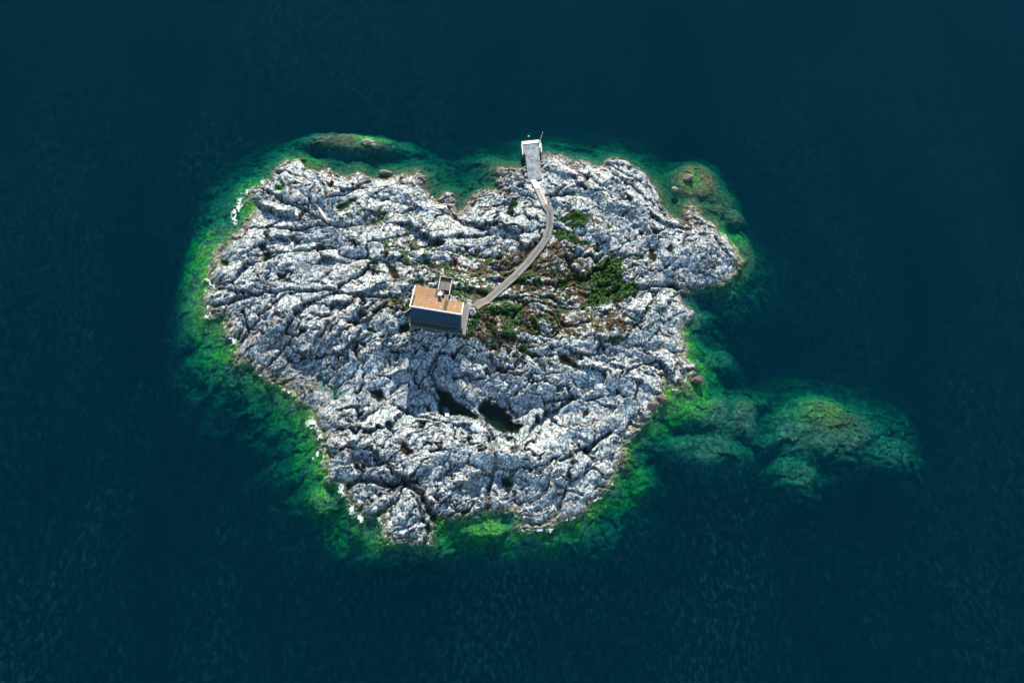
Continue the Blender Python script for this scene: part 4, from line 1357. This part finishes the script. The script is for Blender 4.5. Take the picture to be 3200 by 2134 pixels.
BL = [(1477, 975, .95, 1.05, .8, 20, "rounded grey boulder just east of the cabin terrace"),
      (1472, 997, .6, .75, .5, 60, "smaller bluish boulder south of the rounded one by the terrace"),
      (1487, 908, .95, .75, .6, -10, "pale rounded boulder above the boardwalk bend nearest the cabin"),
      (1747, 702, 1.6, .7, .6, -8, "pale flat boulder touching the outer curve of the boardwalk"),
      (1778, 700, 1.3, .65, .7, 25, "pale flat boulder beside the bright green bush at the bend"),
      (1157, 603, .95, .75, .6, 10, "pale boulder at the left end of the northern boulder pile"),
      (1170, 617, .75, .8, .55, 50, "tan boulder in the middle of the northern boulder pile"),
      (1190, 612, .8, .65, .5, 0, "darker boulder at the top of the northern boulder pile"),
      (1205, 621, .85, .85, .65, 30, "round grey boulder at the right end of the northern boulder pile"),
      (1607, 671, .4, .35, .35, 0, "single small white stone lying in the green mossy hollow west of the boardwalk"),
      (1391, 1285, .9, 1.2, .5, 0, "grey block half standing in the western dark pool"),
      (1985, 692, 1.3, .8, .6, -35, "pale wedge shaped block on the northeastern slope"),
      (1880, 1210, 1.7, 1.3, .7, 10, "broad smooth boulder on the southeastern slope"),
      (1827, 1240, 1.2, 1.0, .6, 50, "angular boulder left of the broad smooth southeastern one"),
      (1495, 1340, 2.0, 1.1, .5, -20, "large rounded pale slab on the bank south of the two dark pools")]
for i, (x, y, a_, b_, c_, rt, lb) in enumerate(BL):
    boulder(x, y, a_, b_, c_, rt, i + 3, lb)
boulder(1208, 540, 2.0, .9, .8, -5, 41, "low oval rock awash in the shallow water off the north shore", M_BOULDG, -.15)
boulder(2153, 555, 1.5, 1.1, .8, 30, 42, "small weedy rock breaking the surface of the northeastern shoal", M_BOULDB, .2)
boulder(2110, 590, 1.0, .9, .7, 0, 43, "small grey rock awash on the near side of the northeastern shoal", M_BOULDG, -.05)
boulder(2178, 1188, 1.4, 1.0, .9, 10, 44, "pale brown rock standing just off the eastern shore above the green shoal", M_BOULDB, .25)
boulder(2067, 1246, 1.3, 1.0, .8, -10, 45, "dark reddish boulder at the waterline above the bright green weed", M_BOULDB, .1)
boulder(2038, 1268, 1.3, .8, .8, 15, 46, "dark reddish boulder lower left of its neighbour at the eastern waterline", M_BOULDB, .1)
boulder(1150, 442, 1.7, 1.0, .6, 0, 47, "pale streaked rock just breaking the surface of the northwestern shoal", M_BOULDG, -.05)
boulder(1172, 455, 1.3, .7, .6, -15, 48, "smaller pale rock at the southeast edge of the northwestern shoal", M_BOULDG, -.05)

# ------------------------------------------------------------------ plants
def leaf_mat(name, stops, trans=.25):
    t = NT(name)
    col = t.ramp(t.n("ShaderNodeNewGeometry").outputs["Random Per Island"], stops)
    bs = t.bsdf(col, .55, .35)
    tl = t.n("ShaderNodeBsdfTranslucent"); t.l(col, tl.inputs[0])
    mx = t.n("ShaderNodeMixShader"); mx.inputs[0].default_value = trans
    t.l(bs.outputs[0], mx.inputs[1]); t.l(tl.outputs[0], mx.inputs[2]); t.l(mx.outputs[0], t.out.inputs[0])
    return t.m


M_LEAF = leaf_mat("bush_leaf", [(0, (.003, .025, .004)), (.5, (.006, .055, .006)), (.82, (.018, .13, .010)), (.96, (.08, .25, .02))])
M_TUFT = leaf_mat("heath_tuft", [(0, (.02, .05, .01)), (.35, (.05, .04, .015)), (.7, (.15, .09, .035)), (.9, (.24, .17, .08)), (1, (.10, .16, .03))])
M_MOSS = leaf_mat("green_tuft", [(0, (.005, .03, .004)), (.6, (.015, .08, .008)), (.95, (.07, .19, .02))])


def leaves(name, P, size, mat, up_bias=.6):
    """P: n x 3 leaf centres; every leaf is a bent pair of triangles"""
    n = len(P)
    d = rng.normal(size=(n, 3)); d[:, 2] *= .5
    d /= np.linalg.norm(d, axis=1)[:, None]
    nn = rng.normal(size=(n, 3)); nn[:, 2] = np.abs(nn[:, 2]) + up_bias
    s_ = np.cross(d, nn); s_ /= np.linalg.norm(s_, axis=1)[:, None]
    L_ = (size * rng.uniform(.6, 1.35, n))[:, None]
    a_ = P - d * L_; b_ = P + d * L_; c_ = P + s_ * L_ * .6 + [0, 0, .02]; e_ = P - s_ * L_ * .6 + [0, 0, .02]
    v = np.stack([a_, c_, b_, e_], 1).reshape(-1, 3)
    me = bpy.data.meshes.new(name)
    me.vertices.add(4 * n); me.vertices.foreach_set("co", v.astype(np.float32).ravel())
    me.loops.add(4 * n); me.loops.foreach_set("vertex_index", np.arange(4 * n, dtype=np.int32))
    me.polygons.add(n); me.polygons.foreach_set("loop_start", np.arange(0, 4 * n, 4, dtype=np.int32))
    me.update(calc_edges=True)
    me.materials.append(mat)
    return me


for lab, w, sl, s, hgh in shrub_w:
    jj, ii = np.nonzero(s > -.15)
    area = len(jj) * GS * GS
    n = int(min(26000, area * 130))
    k = rng.integers(0, len(jj), n)
    x = GX[sl][jj[k], ii[k]] + rng.uniform(-.5, .5, n) * GS; y = GY[sl][jj[k], ii[k]] + rng.uniform(-.5, .5, n) * GS
    g = Hh[sl][jj[k], ii[k]]
    dome = .25 + .95 * fbm(x * .9, y * .9, 501, 3) ** 1.5 * 1.6
    edge_ = smooth(-.2, .9, s[jj[k], ii[k]])
    z = g + hgh * dome * (.35 + .65 * edge_) * rng.uniform(.25, 1, n) ** .5
    c = np.mean(w, 0)
    root = empty("bush", (c[0], c[1], surf(c[0], c[1])), lab, "bush", "green bushes in the hollows")
    o = bpy.data.objects.new("foliage", leaves("foliage", np.stack([x, y, z], 1), .15, M_LEAF)); COL.objects.link(o)
    o.parent = root; o.matrix_parent_inverse = Matrix.Translation(root.location).inverted()
    m = MB()
    for q in range(min(26, 6 + int(area / 4))):
        r_ = rng.integers(0, n)
        p0 = np.array([x[r_], y[r_], g[r_] - .1])
        m.tube([p0, p0 + np.array([rng.uniform(-.2, .2), rng.uniform(-.2, .2), hgh * .6])], [.04, .015], 5)
    so = m.build("stems", M_WOODD, root)
    so["kind"] = "stuff"

hm = np.clip(heath_m - shrub_m, 0, 1) * (GY > -999)
for nm, msk, cnt, size, mat in (("heath_tufts", hm * (1 - green_m), 60000, .085, M_TUFT), ("moss_and_grass", np.clip(green_m, 0, 1), 26000, .10, M_MOSS)):
    jj, ii = np.nonzero(msk > .35)
    k = rng.integers(0, len(jj), cnt)
    x = GX[jj[k], ii[k]] + rng.uniform(-.5, .5, cnt) * GS; y = GY[jj[k], ii[k]] + rng.uniform(-.5, .5, cnt) * GS
    P = np.stack([x, y, Hh[jj[k], ii[k]] + rng.uniform(.0, .16, cnt)], 1)
    o = bpy.data.objects.new(nm, leaves(nm, P, size, mat)); COL.objects.link(o)
    tag(o, "brown and olive heath tufts scattered in the cracks" if nm[0] == "h" else "bright green moss and grass in the rock hollows", "heath" if nm[0] == "h" else "moss", kind="stuff")

# ------------------------------------------------------------------ surf along the western and southern shore
FO = [(748, 640, 8, 26, 10, 500), (735, 675, 9, 20, 0, 350), (778, 600, 10, 8, 0, 90), (824, 570, 8, 8, 0, 90), (662, 885, 20, 9, 30, 180), (655, 960, 7, 20, 0, 130), (652, 985, 12, 9, 0, 120),
      (728, 1055, 8, 16, -20, 160), (815, 1160, 7, 16, -20, 160), (828, 1178, 14, 7, 20, 140), (905, 1222, 16, 7, 20, 150), (978, 1325, 15, 12, 10, 330), (1002, 1365, 7, 16, -10, 220), (990, 1420, 15, 5, -50, 110),
      (1070, 1530, 12, 18, 10, 190), (1100, 1590, 8, 15, 0, 160), (1126, 1618, 8, 12, -10, 150), (1700, 1655, 30, 5, 3, 150), (1770, 1620, 24, 4, -10, 60), (1860, 1560, 14, 4, -35, 50), (2168, 700, 7, 12, 0, 40)]
vv, ff = [], []
for cx, cy, rx, ry, a, cnt in FO:
    c_, s_ = math.cos(R(a)), math.sin(R(a))
    for _ in range(cnt):
        for _try in range(8):
            q1, q2 = random.gauss(0, .55), random.gauss(0, .55)
            x, y = cx + q1 * rx * c_ - q2 * ry * s_, cy + q1 * rx * s_ + q2 * ry * c_
            p = at(x, y, 0)
            h_ = surf(p[0], p[1])
            f_ = float(fbm(np.array([p[0] * 1.3]), np.array([p[1] * 1.3]), 900, 3, ridged=True)[0])
            if h_ < .10 and f_ > .66:
                break
        else:
            continue
        z = max(.015, h_ + .02)
        r_ = random.uniform(.02, .07) * (.5 + f_)
        n = 6
        b_ = len(vv)
        w0 = random.uniform(0, 6.28); st = random.uniform(1, 2.4)
        for k in range(n):
            w_ = 6.283 * k / n
            rr = r_ * random.uniform(.5, 1.2)
            ex, ey = math.cos(w_) * rr * st, math.sin(w_) * rr
            vv.append((p[0] + ex * math.cos(w0) - ey * math.sin(w0), p[1] + ex * math.sin(w0) + ey * math.cos(w0), z + random.uniform(0, .03)))
        ff.append(tuple(range(b_, b_ + n)))
me = bpy.data.meshes.new("surf_foam"); me.from_pydata(vv, [], ff); me.update()
M_FOAM = simple_mat("sea_foam", (.38, .45, .48), .6, .1, 3.0)
tag(link("surf_foam", me, M_FOAM), "white flecks of surf foam breaking along the rocky shore", "foam", kind="stuff")
